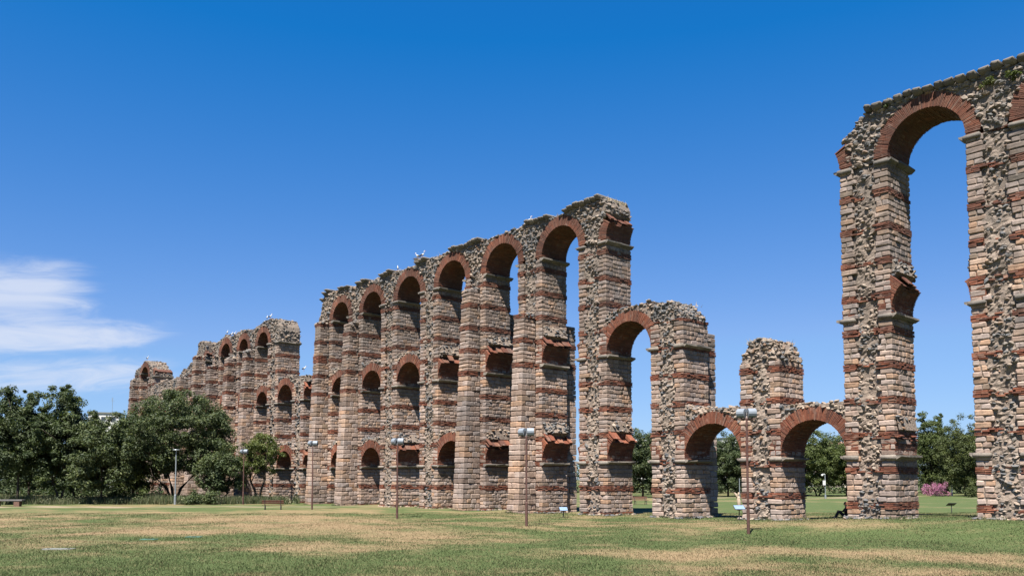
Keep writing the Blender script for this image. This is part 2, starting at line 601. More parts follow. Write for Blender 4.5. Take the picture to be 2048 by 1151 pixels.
def _ico():
    p = (1 + 5 ** .5) / 2
    V = np.array([(-1, p, 0), (1, p, 0), (-1, -p, 0), (1, -p, 0), (0, -1, p), (0, 1, p), (0, -1, -p), (0, 1, -p), (p, 0, -1), (p, 0, 1), (-p, 0, -1), (-p, 0, 1)], float)
    V /= np.linalg.norm(V[0])
    T = [(0, 11, 5), (0, 5, 1), (0, 1, 7), (0, 7, 10), (0, 10, 11), (1, 5, 9), (5, 11, 4), (11, 10, 2), (10, 7, 6), (7, 1, 8),
         (3, 9, 4), (3, 4, 2), (3, 2, 6), (3, 6, 8), (3, 8, 9), (4, 9, 5), (2, 4, 11), (6, 2, 10), (8, 6, 7), (9, 8, 1)]
    return V, T


ICO_V, ICO_T = _ico()


def rotz(N):
    q = rng.normal(size=(N, 4))
    q /= np.linalg.norm(q, axis=1, keepdims=True)
    w, x, y, z = q.T
    return np.stack([np.stack([1 - 2 * (y * y + z * z), 2 * (x * y - z * w), 2 * (x * z + y * w)], -1),
                     np.stack([2 * (x * y + z * w), 1 - 2 * (x * x + z * z), 2 * (y * z - x * w)], -1),
                     np.stack([2 * (x * z - y * w), 2 * (y * z + x * w), 1 - 2 * (x * x + y * y)], -1)], 1)


def chunks(P, size):
    """broken stones: centres (N,3), sizes (N,) -> (N,12,3)"""
    P = np.atleast_2d(P)
    N = len(P)
    V = ICO_V[None] * (1 + rng.normal(0, 0.22, (N, 12, 1)))
    V = V * np.stack([1.25 * np.ones(N), np.ones(N), 0.5 + 0.35 * rng.random(N)], -1)[:, None]
    # mostly lying flat, some tumbled
    ang = rng.normal(0, 0.35, N)
    az = rng.random(N) * 6.283
    ca, sa = np.cos(ang)[:, None], np.sin(ang)[:, None]
    x, y, z = V[..., 0], V[..., 1], V[..., 2]
    x, z = x * ca - z * sa, x * sa + z * ca
    ca, sa = np.cos(az)[:, None], np.sin(az)[:, None]
    x, y = x * ca - y * sa, x * sa + y * ca
    V = np.stack([x, y, z], -1) * (np.asarray(size)[:, None, None] * 0.5)
    return V + P[:, None]


def tube_pts(g, P, rad, sides=8, tint=None, cap=True):
    """a tapered tube through points"""
    P = [Vector(p) for p in P]
    rings = []
    for i, p in enumerate(P):
        d = (P[min(i + 1, len(P) - 1)] - P[max(i - 1, 0)]).normalized()
        a = d.orthogonal().normalized() if abs(d.z) < 0.9 else Vector((1, 0, 0)).cross(d).normalized()
        b = d.cross(a)
        r = rad[i] if hasattr(rad, '__len__') else rad
        rings.append([p + a * (math.cos(t) * r) + b * (math.sin(t) * r) for t in [2 * math.pi * k / sides for k in range(sides)]])
    V = np.array([list(v) for rg in rings for v in rg] + [list(P[0]), list(P[-1])])
    Q = [(i * sides + k, i * sides + (k + 1) % sides, (i + 1) * sides + (k + 1) % sides, (i + 1) * sides + k) for i in range(len(P) - 1) for k in range(sides)]
    T = []
    if cap:
        n0, n1 = len(V) - 2, len(V) - 1
        e = (len(P) - 1) * sides
        for k in range(sides):
            T.append((n0, (k + 1) % sides, k))
            T.append((n1, e + k, e + (k + 1) % sides))
    g.add(V[None], Q, T, tint)


def ellipsoid(g, c, r, seg=10, rings=6, rot=None, tint=None):
    V = [(0, 0, 1)]
    for i in range(1, rings):
        ph = math.pi * i / rings
        for k in range(seg):
            th = 2 * math.pi * k / seg
            V.append((math.sin(ph) * math.cos(th), math.sin(ph) * math.sin(th), math.cos(ph)))
    V.append((0, 0, -1))
    Q, T = [], []
    for k in range(seg):
        T.append((0, 1 + k, 1 + (k + 1) % seg))
        b = 1 + (rings - 2) * seg
        T.append((len(V) - 1, b + (k + 1) % seg, b + k))
        for i in range(rings - 2):
            a = 1 + i * seg
            Q.append((a + k, a + seg + k, a + seg + (k + 1) % seg, a + (k + 1) % seg))
    V = np.array(V) * np.array(r)
    if rot is not None:
        V = V @ np.array(rot.to_3x3()).T
    g.add(V[None] + np.array(c), Q, T, tint)


# ------------------------------------------------------------------ ground
def vnoise(x, y, seed=0):
    """smooth value noise in numpy"""
    xi, yi = np.floor(x).astype(int), np.floor(y).astype(int)
    xf, yf = x - xi, y - yi
    xf, yf = xf * xf * (3 - 2 * xf), yf * yf * (3 - 2 * yf)

    def hsh(a, b):
        s = np.sin(a * 127.1 + b * 311.7 + seed * 74.7) * 43758.5453
        return s - np.floor(s)
    return (hsh(xi, yi) * (1 - xf) + hsh(xi + 1, yi) * xf) * (1 - yf) + (hsh(xi, yi + 1) * (1 - xf) + hsh(xi + 1, yi + 1) * xf) * yf


FWD = np.array([-math.sin(YAW), math.cos(YAW)])
RGT = np.array([math.cos(YAW), math.sin(YAW)])
# worn straw-coloured patches of the lawn: (x, y) pixel where the survey put each, half sizes in metres across / along the view, weight
PATCHES = [(150, 1045, 26, 20, 0.42), (430, 1062, 9, 7, 0.5), (640, 1095, 4, 2.4, 0.5), (560, 1035, 12, 7, 0.35), (800, 1062, 6, 5, 0.35),
           (760, 1080, 4, 2.0, 0.3), (1000, 1075, 5, 3, 0.25), (1330, 1108, 5.5, 2.0, 0.6), (1480, 1102, 4.0, 1.3, 0.45), (1560, 1088, 3.5, 1.2, 0.35),
           (1660, 1145, 7, 1.5, 0.5), (1800, 1140, 6, 1.2, 0.35), (1960, 1112, 5, 1.6, 0.3), (1880, 1042, 4, 1.8, 0.5), (1420, 1048, 6, 3, 0.3), (1240, 1052, 5, 3, 0.25),
           (330, 1082, 6, 1.6, 0.2), (480, 1120, 5, 1.2, 0.2), (690, 1050, 7, 4, 0.3),
           (330, 1075, 7, 2.2, -0.7), (420, 1078, 6, 2.2, -0.35), (200, 1125, 9, 4, -0.55), (620, 1130, 7, 3, -0.2), (900, 1085, 8, 2.0, -0.25), (1000, 1125, 8, 3, -0.3),
           (1800, 1062, 10, 4, -0.4), (1900, 1080, 6, 2, -0.25), (1620, 1060, 8, 3, -0.3), (1480, 1128, 6, 1.6, -0.2), (1150, 1030, 8, 5, -0.15), (1100, 1090, 6, 2, -0.2)]


def dryness(x, y):
    d = x * FWD[0] + y * FWD[1]
    s = x * RGT[0] + y * RGT[1]
    d = d + 3.0 * (vnoise(x * 0.33, y * 0.33, 61) - 0.5) + 1.2 * (vnoise(x * 1.1, y * 1.1, 62) - 0.5)
    s = s + 5.0 * (vnoise(x * 0.21, y * 0.21, 63) - 0.5)
    v = 0.24 + 0.7 * (vnoise(x * 0.16, y * 0.16, 1) - 0.5) + 0.85 * (vnoise(x * 0.45, y * 0.45, 2) - 0.5) + 0.5 * (vnoise(x * 1.3, y * 1.3, 3) - 0.5)
    for px, py, hs, hd, w in PATCHES:
        gx, gy, _ = on_ground(px, py)
        cd_, cs_ = gx * FWD[0] + gy * FWD[1], gx * RGT[0] + gy * RGT[1]
        q = ((s - cs_) / hs) ** 2 + ((d - cd_) / hd) ** 2
        v = v + 0.72 * w * np.exp(-q ** 1.1)
    v = v - 0.07 * np.clip((s + 5) / 15, 0, 1)
    # the park beyond the aqueduct is watered
    v = v - 0.22 * np.clip((y - 56) / 8, 0, 1) * (x > -60)
    return np.clip(v, 0, 1.2)


def pathness(x, y):
    d = x * FWD[0] + y * FWD[1]
    s = x * RGT[0] + y * RGT[1]
    c = 86.5 + 0.03 * (s + 30) + 0.5 * np.sin(s * 0.2)
    a = np.clip(1 - (np.abs(d - c) - 1.0) / 0.9, 0, 1) * np.clip((-12 - s) / 8, 0, 1) * (0.55 + 0.45 * np.clip((-30 - s) / 15, 0, 1))
    c2 = 131 + 0.12 * (s - 50)
    b = np.clip(1 - (np.abs(d - c2) - 2.2) / 0.8, 0, 1) * np.clip((s - 10) / 10, 0, 1)
    return np.clip(np.maximum(a, b), 0, 1) * (0.75 + 0.25 * vnoise(x * 0.8, y * 0.8, 9))


def build_ground():
    def axis(lo, hi, step, far, k=14):
        core = np.arange(lo, hi + step * 0.5, step)
        g_ = np.geomspace(step * 2, far, k)
        return np.concatenate([lo - g_[::-1], core, hi + g_])
    xs = axis(-165, 45, 0.75, 4000)
    ys = axis(4, 100, 0.6, 4000)
    X, Y = np.meshgrid(xs, ys)
    Z = gh(X, Y)
    V = np.stack([X, Y, Z], -1).reshape(-1, 3)
    nx = len(xs)
    i = np.arange(len(ys) - 1)[:, None] * nx + np.arange(nx - 1)[None]
    Q = np.stack([i, i + 1, i + nx + 1, i + nx], -1).reshape(-1, 4)
    g = Geo()
    g.add(V[None], Q)
    o = g.build('lawn_ground', M['lawn'], smooth=True, kind='structure')
    for nm, fn in (('dry', dryness), ('path', pathness)):
        a = o.data.attributes.new(nm, 'FLOAT', 'POINT')
        a.data.foreach_set('value', fn(X, Y).ravel().astype(np.float32))
    return o


build_ground()


def pt_in_fields(x, y):
    """true inside a pier footprint"""
    r = np.zeros(len(x), bool)
    for c in PIER_X:
        r |= (np.abs(x - c) < 1.65) & (y > 48.3) & (y < 51.9)
    return r


# ------------------------------------------------------------------ the aqueduct
YF, YB = 48.6, 51.6
W = 2.95
aq = empty('aqueduct', (-80, 50.1, 0), 'long ruined aqueduct of granite and brick piers with broken arches on the lawn', 'aqueduct')
#  name: cx, base z of masonry, top of ashlar, front buttress top, rear buttress top, phase of brick bands, detail
PIERS = {
    'X': (-8.5, 21.4, None, None, 1.0, 0),
    'P': (-15.75, 21.4, None, None, 1.0, 3),
    'A': (-22.95, 21.4, None, None, 1.04, 3),
    'D': (-30.15, 10.35, None, None, 1.5, 3),
    'E': (-37.6, 14.15, None, 13.4, 1.75, 3),
    'C': (-44.8, 21.2, None, None, 1.86, 3),
    'G': (-51.95, 21.2, 16.3, 15.8, 1.8, 2),
    'H': (-59.2, 21.2, 19.6, 18.0, 1.8, 2),
    'I': (-66.25, 21.15, None, None, 1.8, 2),
    'J': (-73.2, 20.95, None, None, 1.8, 2),
    'K': (-79.75, 20.7, 19.3, 17.0, 1.8, 1),
    'L': (-86.1, 20.7, 20.4, 17.0, 1.8, 1),
    'M': (-92.6, 13.9, None, None, 1.8, 1),
    'N': (-99.3, 20.0, None, None, 1.8, 1),
    'O': (-105.2, 20.0, 19.3, None, 1.8, 0),
    'Q': (-110.8, 20.0, 19.0, None, 1.8, 0),
    'R': (-116.7, 19.9, 18.4, None, 1.8, 0),
    'S': (-122.1, 19.9, 20.5, None, 1.8, 0),
    'T': (-127.7, 18.6, 18.0, None, 1.8, 0),
    'U': (-133.0, 17.0, None, None, 1.8, 0),
    'V': (-137.8, 17.3, None, None, 1.8, 0),
    'Y': (-142.9, 19.6, None, None, 1.8, 0),
    'Z': (-149.3, 20.6, 19.4, None, 1.8, 0),
}
PIER_X = [v[0] for v in PIERS.values()]
TIERS = (4.15, 12.3, 21.1)
BEV = 0.048

# shared meshes of the stones that are objects of their own
STONE_DIMS = [(0.87, 0.45, 0.30), (0.48, 0.45, 0.30), (0.87, 0.80, 0.30), (0.45, 0.80, 0.30), (0.35, 0.45, 0.30), (0.35, 0.65, 0.30),
              (1.35, 0.55, 0.42), (0.7, 0.55, 0.42), (0.6, 0.9, 0.42), (1.3, 0.4, 0.3)]
STONE_MESH = []
for dm in STONE_DIMS:
    for k in range(3):
        g = Geo()
        B = [[-dm[0] / 2, dm[0] / 2, -dm[1] / 2, dm[1] / 2, -dm[2] / 2, dm[2] / 2]]
        g.add(rounded(B, BEV, 0.013), RQ, RT, 0.0)
        STONE_MESH.append((np.array(dm), g.mesh('stone', M['stone'])))


def stone_object(b, parent):
    dims = np.array([b[1] - b[0], b[3] - b[2], b[5] - b[4]])
    err = [np.abs(np.log(dims / d)).sum() + 0.001 * rng.random() for d, _ in STONE_MESH]
    k = int(np.argmin(err)) // 3 * 3 + int(rng.integers(3))
    d, me = STONE_MESH[k]
    o = bpy.data.objects.new('stone', me)
    link(o, parent, ((b[0] + b[1]) / 2, (b[2] + b[3]) / 2, (b[4] + b[5]) / 2))
    o.scale = dims / d
    if rng.random() < 0.5:
        o.scale.x *= -1
        o.scale.y *= -1
    return o


def split(a, b, lo, hi):
    """cut [a,b] into random lengths between lo and hi"""
    out, x = [], a
    while b - x > hi:
        s = rng.uniform(lo, hi)
        if b - x - s < lo * 0.6:
            break
        out.append((x, x + s))
        x += s
    out.append((x, b))
    return out


def visible_px(b):
    """size of the visible front/right faces in the photograph"""
    c = np.array([(b[0] + b[1]) / 2, (b[2] + b[3]) / 2])
    d = c @ FWD
    return (b[1] - b[0] + 0.6 * (b[3] - b[2])) * (b[5] - b[4]) / d ** 2


def strip_relief(x, z):
    """depth of the eroded core behind the face"""
    return 0.26 * (vnoise(x * 1.1 + 5, z * 0.55, 5) - 0.5) + 0.16 * (vnoise(x * 3.1, z * 2.3, 15) - 0.5)


def make_pier(key):
    cx, ztop, fb, rb, phase, det = PIERS[key]
    far = det == 0
    z0 = float(gh(cx, YF)) - 0.25
    hw = W / 2 if cx > -88 else 1.43
    sw = 1.25 if fb is None else 1.4
    st, shown, br, bands_strip = [], [], [], []
    GAP = 0.008
    # list of courses
    z, lev = z0, []
    zb = phase + 2.03 * math.floor((z0 - phase) / 2.03)
    while zb + 2.03 < ztop + 2.03:
        nz = zb + 2.03
        ss = zb + 0.40
        n = 5
        hs = (nz - ss) / n
        lev.append(('b', zb, zb + 0.40))
        for i in range(n):
            lev.append(('s', ss + hs * i, ss + hs * (i + 1)))
        zb = nz
    lev = [(k, max(a, z0), min(b, ztop)) for k, a, b in lev if b > z0 + 0.08 and a < ztop - 0.08]
    flip = 0
    for kind, za, zz in lev:
        wob = rng.normal(0, 0.012)
        if kind == 's':
            flip ^= 1
            za2, zz2 = za + 0.014, zz - 0.012
            cdp = 0.46 if flip else 0.82
            # facade columns left and right of the torn-out strip (or the buttress)
            for sgn in (-1, 1):
                e0 = sw / 2 + (rng.normal(0, 0.10) if fb is None else 0)
                c0, c1 = sorted((sgn * hw, sgn * e0))
                if flip or abs(c1 - c0) < 0.5:
                    segs = [(c0, c1)]
                    if rng.random() < 0.2:
                        m_ = c0 + (c1 - c0) * rng.uniform(0.35, 0.65)
                        segs = [(c0, m_), (m_, c1)]
                else:
                    m_ = c0 + (c1 - c0) * rng.uniform(0.38, 0.62)
                    segs = [(c0, m_), (m_, c1)] if rng.random() < 0.75 else [(c0, c1)]
                for a, b in segs:
                    edge = (abs(a + hw) < 0.02) or (abs(b - hw) < 0.02)
                    pr = rng.normal(0, 0.018)
                    bx = [cx + a + GAP, cx + b - GAP, YF + pr, YF + (cdp if edge else 0.5), za2, zz2]
                    if rng.random() < 0.012 and not edge:
                        continue
                    (shown if det >= 1 else st).append(bx)
            # right side face (towards the viewer) and left side face
            for a, b in split(YF + cdp + GAP, YB - 0.5, 0.34, 0.75 if not far else 1.2):
                pr = rng.normal(0, 0.014)
                bx = [cx + hw - 0.36, cx + hw + pr, a + GAP, b - GAP, za2, zz2]
                (shown if det >= 1 else st).append(bx)
            for a, b in split(YF + cdp + GAP, YB - 0.5, *((0.5, 0.95) if det >= 2 else (1.2, 2.4))):
                st.append([cx - hw + rng.normal(0, 0.012), cx - hw + 0.36, a + GAP, b - GAP, za2, zz2])
            for a, b in split(-hw, hw, *((0.6, 1.1) if det >= 2 else (1.3, 2.9))):
                st.append([cx + a + GAP, cx + b - GAP, YB - 0.49, YB + rng.normal(0, 0.012), za2, zz2])
        else:
            n = max(1, int(round((zz - za) / 0.10)))
            hb = (zz - za) / n
            ln = (0.28, 0.48) if not far else (0.8, 1.4)
            for i in range(n):
                a0, a1 = za + hb * i + 0.011, za + hb * (i + 1) - 0.011
                for a, b in split(-hw - 0.02, hw + 0.02, *ln):
                    m_ = (a + b) / 2
                    if fb is not None and abs(m_) < sw / 2 - 0.1 and zz < fb:
                        continue
                    pr = -0.02 + rng.normal(0, 0.014)
                    if abs(m_) < sw / 2:
                        if rng.random() < 0.45:
                            continue
                        pr = rng.uniform(0.05, 0.2)
                    elif rng.random() < 0.05:
                        pr += 0.08
                    br.append([cx + a + 0.006, cx + b - 0.006, YF + pr, YF + 0.35, a0, a1])
                for a, b in split(YF + 0.36, YB - 0.36, *ln):
                    pr = 0.02 + rng.normal(0, 0.014) - (0.1 if rng.random() < 0.05 else 0)
                    br.append([cx + hw - 0.3, cx + hw + pr, a + 0.006, b - 0.006, a0, a1])
                for a, b in split(YF + 0.36, YB - 0.36, 0.5, 1.0):
                    br.append([cx - hw - 0.02 + rng.normal(0, 0.01), cx - hw + 0.3, a + 0.006, b - 0.006, a0, a1])
                br.append([cx - hw - 0.02, cx + hw + 0.02, YB - 0.35, YB + 0.02, a0, a1])

    # buttresses
    def buttress(front, top):
        bw = 1.4
        z, i = z0, 0
        while z < top:
            h = rng.uniform(0.40, 0.52)
            t = np.clip((z - z0) / 20.0, 0, 1)
            bd = (2.0 - 0.95 * t) if front else (1.7 - 0.15 * t)
            isb = False
            if z > 11.8:
                ph = (z - phase) % 2.03
                if ph < 0.3 or ph > 1.9:
                    isb, h = True, 0.40
                else:
                    h = 0.33
            hw2 = bw / 2 - 0.004 * z if front else 0.98
            f0 = YF - bd if front else YB
            f1 = YF + 0.1 if front else YB + bd
            if isb:
                for k in range(4):
                    a0, a1 = z + 0.1 * k + 0.01, z + 0.1 * k + 0.09
                    for a, b in split(-hw2 - 0.02, hw2 + 0.02, 0.3, 0.5):
                        br.append([cx + a, cx + b - 0.01, f0 - 0.02 + rng.normal(0, 0.012) if front else f1 - 0.3, f0 + 0.3 if front else f1 + 0.02, a0, a1])
                    for s in (-1, 1):
                        x0, x1 = sorted((cx + s * (hw2 - 0.3), cx + s * (hw2 + 0.02) + rng.normal(0, 0.01)))
                        for a, b in split(f0 + 0.31, f1 - 0.31, 0.3, 0.6):
                            br.append([x0, x1, a, b - 0.01, a0, a1])
            else:
                za2, zz2 = z + 0.014, z + h - 0.014
                i += 1
                cdp = 0.55 if i % 2 else 0.95
                segs = [(-hw2, hw2)] if i % 2 else [(-hw2, m_ := rng.uniform(-0.25, 0.25)), (m_, hw2)]
                for a, b in segs:
                    pr = rng.normal(0, 0.018)
                    bx = [cx + a + 0.012, cx + b - 0.012, f0 + pr, f0 + cdp, za2, zz2] if front else [cx + a + 0.012, cx + b - 0.012, f1 - cdp, f1 + pr, za2, zz2]
                    (shown if (front and det >= 1) else st).append(bx)
                lo, hi = (f0 + cdp, f1) if front else (f0, f1 - cdp)
                for s in (-1, 1):
                    for a, b in split(lo, hi, 0.45, 0.85):
                        pr = rng.normal(0, 0.016)
                        x0, x1 = sorted((cx + s * (hw2 - 0.5), cx + s * hw2 + pr))
                        bx = [x0, x1, a + 0.012, b - 0.012, za2, zz2]
                        (shown if (front and det >= 1 and s > 0) else st).append(bx)
            z += h
        return top
    if fb is not None:
        buttress(True, fb)
    if rb is not None:
        buttress(False, rb)

    # core
    g = Geo()
    g.add(boxes([[cx - hw + 0.055, cx + hw - 0.055, YF + 0.26, YB - 0.055, z0 - 0.2, ztop - 0.03]]), BOXQ)
    for s_ in (-1, 1):
        c0, c1 = sorted((cx + s_ * (hw - 0.06), cx + s_ * (sw / 2 + 0.22)))
        g.add(boxes([[c0, c1, YF + 0.06, YF + 0.28, z0 - 0.19, ztop - 0.04]]), BOXQ)
    if fb is not None:
        g.add(boxes([[cx - 0.55, cx + 0.55, YF - 1.05, YF + 0.3, z0 - 0.2, fb - 0.2]]), BOXQ)
        g.add(boxes([[cx - 0.60, cx + 0.60, YF - 1.75, YF + 0.3, z0 - 0.2, 2.0]]), BOXQ)
    if rb is not None:
        g.add(boxes([[cx - 0.85, cx + 0.85, YB - 0.2, YB + 1.3, z0 - 0.2, rb - 0.2]]), BOXQ)
    pier = g.build('pier', M['mortar'], aq, (cx, 50.1, z0))
    # the stones that show largest are objects of their own
    if shown:
        nmax = {3: 280, 2: 150, 1: 60}[det]
        sc = np.array([visible_px(b) for b in shown])
        order = np.argsort(-sc)
        big = set(order[:nmax].tolist())
        for k in big:
            stone_object(shown[k], pier)
        st += [b for k, b in enumerate(shown) if k not in big]
    g = Geo()
    g.add(rounded(st, BEV, 0.013), RQ, RT)
    g.build('stone_courses', M['stone'], pier, (cx, 50.1, z0), kind='stuff')
    g = Geo()
    br = np.array(br)
    mid_ = (br[:, [0, 2, 4]] + br[:, [1, 3, 5]]) / 2
    lost = vnoise((mid_[:, 0] + mid_[:, 1]) * 1.9, mid_[:, 2] * 2.9 + cx, 77) + rng.normal(0, 0.04, len(br)) > 0.89
    br = br[~lost]
    V = boxes(br) + rng.normal(0, 0.009, (len(br), 8, 3))
    g.add(V, BOXQ)
    g.build('brick_bands', M['brick'], pier, (cx, 50.1, z0), kind='stuff')
    # torn strip of the lost buttress: rubble core showing
    zr0 = z0 if fb is None else fb - 0.2
    if fb is None or fb < ztop - 0.8:
        g = Geo()
        dn = {3: 26, 2: 19, 1: 13, 0: 7}[det]
        n = int((ztop - zr0) * sw * dn)
        P = np.stack([cx + rng.uniform(-sw / 2 - 0.1, sw / 2 + 0.1, n), YF + 0.27 - np.abs(rng.normal(0, 0.07, n)), rng.uniform(zr0, ztop, n)], -1)
        sz = rng.uniform(0.09, 0.34, n) ** 1.25 * 1.25 * (1.0 if det >= 2 else 1.4)
        P[:, 1] = YF + 0.18 + strip_relief(P[:, 0], P[:, 2]) + rng.normal(0.0, 0.03, n)
        tt = np.where(vnoise(P[:, 0] * 0.8 + 30, P[:, 2] * 0.5, 6) + rng.normal(0, 0.15, n) > 0.56, rng.uniform(0.50, 0.88, n), rng.uniform(0.0, 0.45, n))
        g.add(chunks(P, sz), None, ICO_T, tt)
        g.build('rubble_strip', M['rubble'], pier, (cx, 50.1, z0), kind='stuff')
        g = Geo()
        hz = ztop - zr0 - 0.05
        nx, nz = (11, int(hz / 0.13)) if det >= 2 else (6, int(hz / 0.3))
        GX, GZ = np.meshgrid(np.linspace(cx - sw / 2 - 0.22, cx + sw / 2 + 0.22, nx), np.linspace(zr0, zr0 + hz, nz))
        GX2, GZ2 = GX + rng.normal(0, 0.02, GX.shape), GZ + rng.normal(0, 0.025, GX.shape)
        GY = YF + 0.15 + strip_relief(GX, GZ) + rng.normal(0, 0.03, GX.shape)
        ii = np.arange(nz - 1)[:, None] * nx + np.arange(nx - 1)[None]
        g.add(np.stack([GX2, GY, GZ2], -1).reshape(1, -1, 3), np.stack([ii, ii + 1, ii + nx + 1, ii + nx], -1).reshape(-1, 4))
        g.build('mortar_core', M['mortar'], pier, (cx, 50.1, z0))
    # imposts
    SL = []
    for tz in TIERS:
        tzz = tz
        if tz > 20:
            tzz = ztop
            if ztop < 19.4:
                continue
        elif ztop < tz + 0.5:
            continue
        for s in (-1, 1):
            for a, b in split(YF - 0.06, YB + 0.06, 0.8, 1.3):
                pr = 0.30 + rng.normal(0, 0.03)
                x0, x1 = cx + s * (hw - 0.2), cx + s * (hw + pr)
                xb = cx + s * (hw + pr - 0.24)
                zt, zb_ = tzz + rng.normal(0, 0.01), tzz - 0.25
                zm = tzz - 0.11
                V = [(x0, a, zb_), (xb, a, zb_), (x1, a, zm), (x1, a, zt), (x0, a, zt), (x0, b, zb_), (xb, b, zb_), (x1, b, zm), (x1, b, zt), (x0, b, zt)]
                SL.append((s, V))
            if fb is None:
                e0 = sw / 2 + 0.05
                c0, c1 = sorted((cx + s * (hw + 0.1), cx + s * e0))
                st_b = [c0, c1, YF - 0.16, YF + 0.4, tzz - 0.26, tzz + 0.004]
                g2 = Geo()
                g2.add(rounded([st_b], 0.07, 0.012), RQ, RT)
                g2.build('impost_block', M['slab'], pier, (cx + s, YF, tzz), smooth=True)
    gi = Geo()
    for s, V in SL:
        V = np.array(V) + rng.normal(0, 0.012, (10, 3))
        Q = [(0, 5, 6, 1), (1, 6, 7, 2), (2, 7, 8, 3), (3, 8, 9, 4), (4, 9, 5, 0)]
        T = [(0, 1, 4), (1, 2, 4), (2, 3, 4), (5, 9, 6), (6, 9, 7), (7, 9, 8)]
        if s < 0:
            Q = [q[::-1] for q in Q]
            T = [t[::-1] for t in T]
        g = gi if far else Geo()
        g.add(V[None], Q, T)
        if not far:
            g.build('impost_slab', M['slab'], pier, tuple(V.mean(0)))
    if far and SL:
        gi.build('impost_slabs', M['slab'], pier, (cx, 50.1, TIERS[0]), kind='stuff')
    return pier


PIER_OBJ = {k: make_pier(k) for k in PIERS}
PIER_OBJ['A']['label'] = 'tall free pier with a tall round arch on its right'
PIER_OBJ['D']['label'] = 'short broken pier between two low brick arches'
PIER_OBJ['E']['label'] = 'half-height broken pier with a rubble top'

RING = 0.80


def ring(xl, xr, zs, a0, a1, ragged0=False, ragged1=False, far=False, name='arch', stilt=0.2, parent=aq):
    """brick arch ring between pier faces xl, xr; springs at zs; angles from the left springing (0) over the crown to the right (pi)"""
    rad = (xr - xl) / 2
    xc = (xl + xr) / 2
    zc = zs + stilt
    step = 0.074 if not far else 0.14
    n = max(3, int((a1 - a0) * rad / step))
    da = (a1 - a0) / n
    y0, y1 = YF + 0.035, YB - 0.05
    g = Geo()
    BX = []
    ycuts = [y0, y0 + 0.33, y0 + 0.8, y0 + 1.4, y0 + 2.0, y1 - 0.33, y1] if not far else [y0, y0 + 0.4, (y0 + y1) / 2, y1]
    for i in range(n):
        for j in range(len(ycuts) - 1):
            t0, t1 = a0 + da * i, a0 + da * (i + 1)
            if ragged0 and t0 - a0 < rng.uniform(0, 0.26):
                continue
            if ragged1 and a1 - t1 < rng.uniform(0, 0.30):
                continue
            gp = da * 0.13
            ri = rad + rng.normal(0, 0.012)
            ro = rad + RING + rng.normal(0, 0.03)
            ya, yb = ycuts[j] + (abs(rng.normal(0, 0.012)) * -1 + (0.05 if rng.random() < 0.05 else 0) if j == 0 else 0.004), ycuts[j + 1] - 0.004
            if j == 0 and not far and rng.random() < 0.5:
                m_ = rad + RING * rng.uniform(0.35, 0.65)
                BX.append((t0 + gp, t1 - gp, ri, m_ - 0.008, ya, yb))
                BX.append((t0 + gp, t1 - gp, m_ + 0.008, ro, ya + rng.normal(0, 0.012), yb))
            else:
                BX.append((t0 + gp, t1 - gp, ri, ro, ya, yb))
    BX = np.array(BX)
    th = BX[:, [0, 1, 1, 0, 0, 1, 1, 0]]
    yy = BX[:, [4, 4, 5, 5, 4, 4, 5, 5]]
    rr = BX[:, [2, 2, 2, 2, 3, 3, 3, 3]]
    V = np.stack([xc - rr * np.cos(th), yy, zc + rr * np.sin(th)], -1)
    g.add(V, BOXQ)
    # short upright bed of flat bricks under the springing
    for s, xx, on in ((-1, xl, a0 < 0.05), (1, xr, a1 > math.pi - 0.05)):
        if not on:
            continue
        B = []
        k = int(round(stilt / 0.1))
        for i in range(k):
            for a, b in split(y0, y1, 0.3, 0.6):
                x0, x1 = sorted((xx, xx + s * 0.6))
                B.append([x0, x1, a + 0.004, b - 0.004, zs + 0.1 * i + 0.008, zs + 0.1 * (i + 1) - 0.008])
        if B:
            g.add(boxes(B) + rng.normal(0, 0.006, (len(B), 8, 3)), BOXQ)
    # mortar bed just inside the brick faces
    ns = max(4, n // 3)
    A = np.linspace(a0 + (0.24 if ragged0 else 0), a1 - (0.28 if ragged1 else 0), ns + 1)
    if A[-1] > A[0] + 0.05:
        B = np.stack([A[:-1], A[1:], np.full(ns, rad + 0.03), np.full(ns, rad + RING - 0.04), np.full(ns, y0 + 0.02), np.full(ns, y1 - 0.03)], -1)
        th = B[:, [0, 1, 1, 0, 0, 1, 1, 0]]
        yy = B[:, [4, 4, 5, 5, 4, 4, 5, 5]]
        rr = B[:, [2, 2, 2, 2, 3, 3, 3, 3]]
        g.add(np.stack([xc - rr * np.cos(th), yy, zc + rr * np.sin(th)], -1), BOXQ, None, 0.98)
    o = g.build(name, M['brick'], parent, (xc, 50.1, zs), kind=None)
    return xc, zc, rad


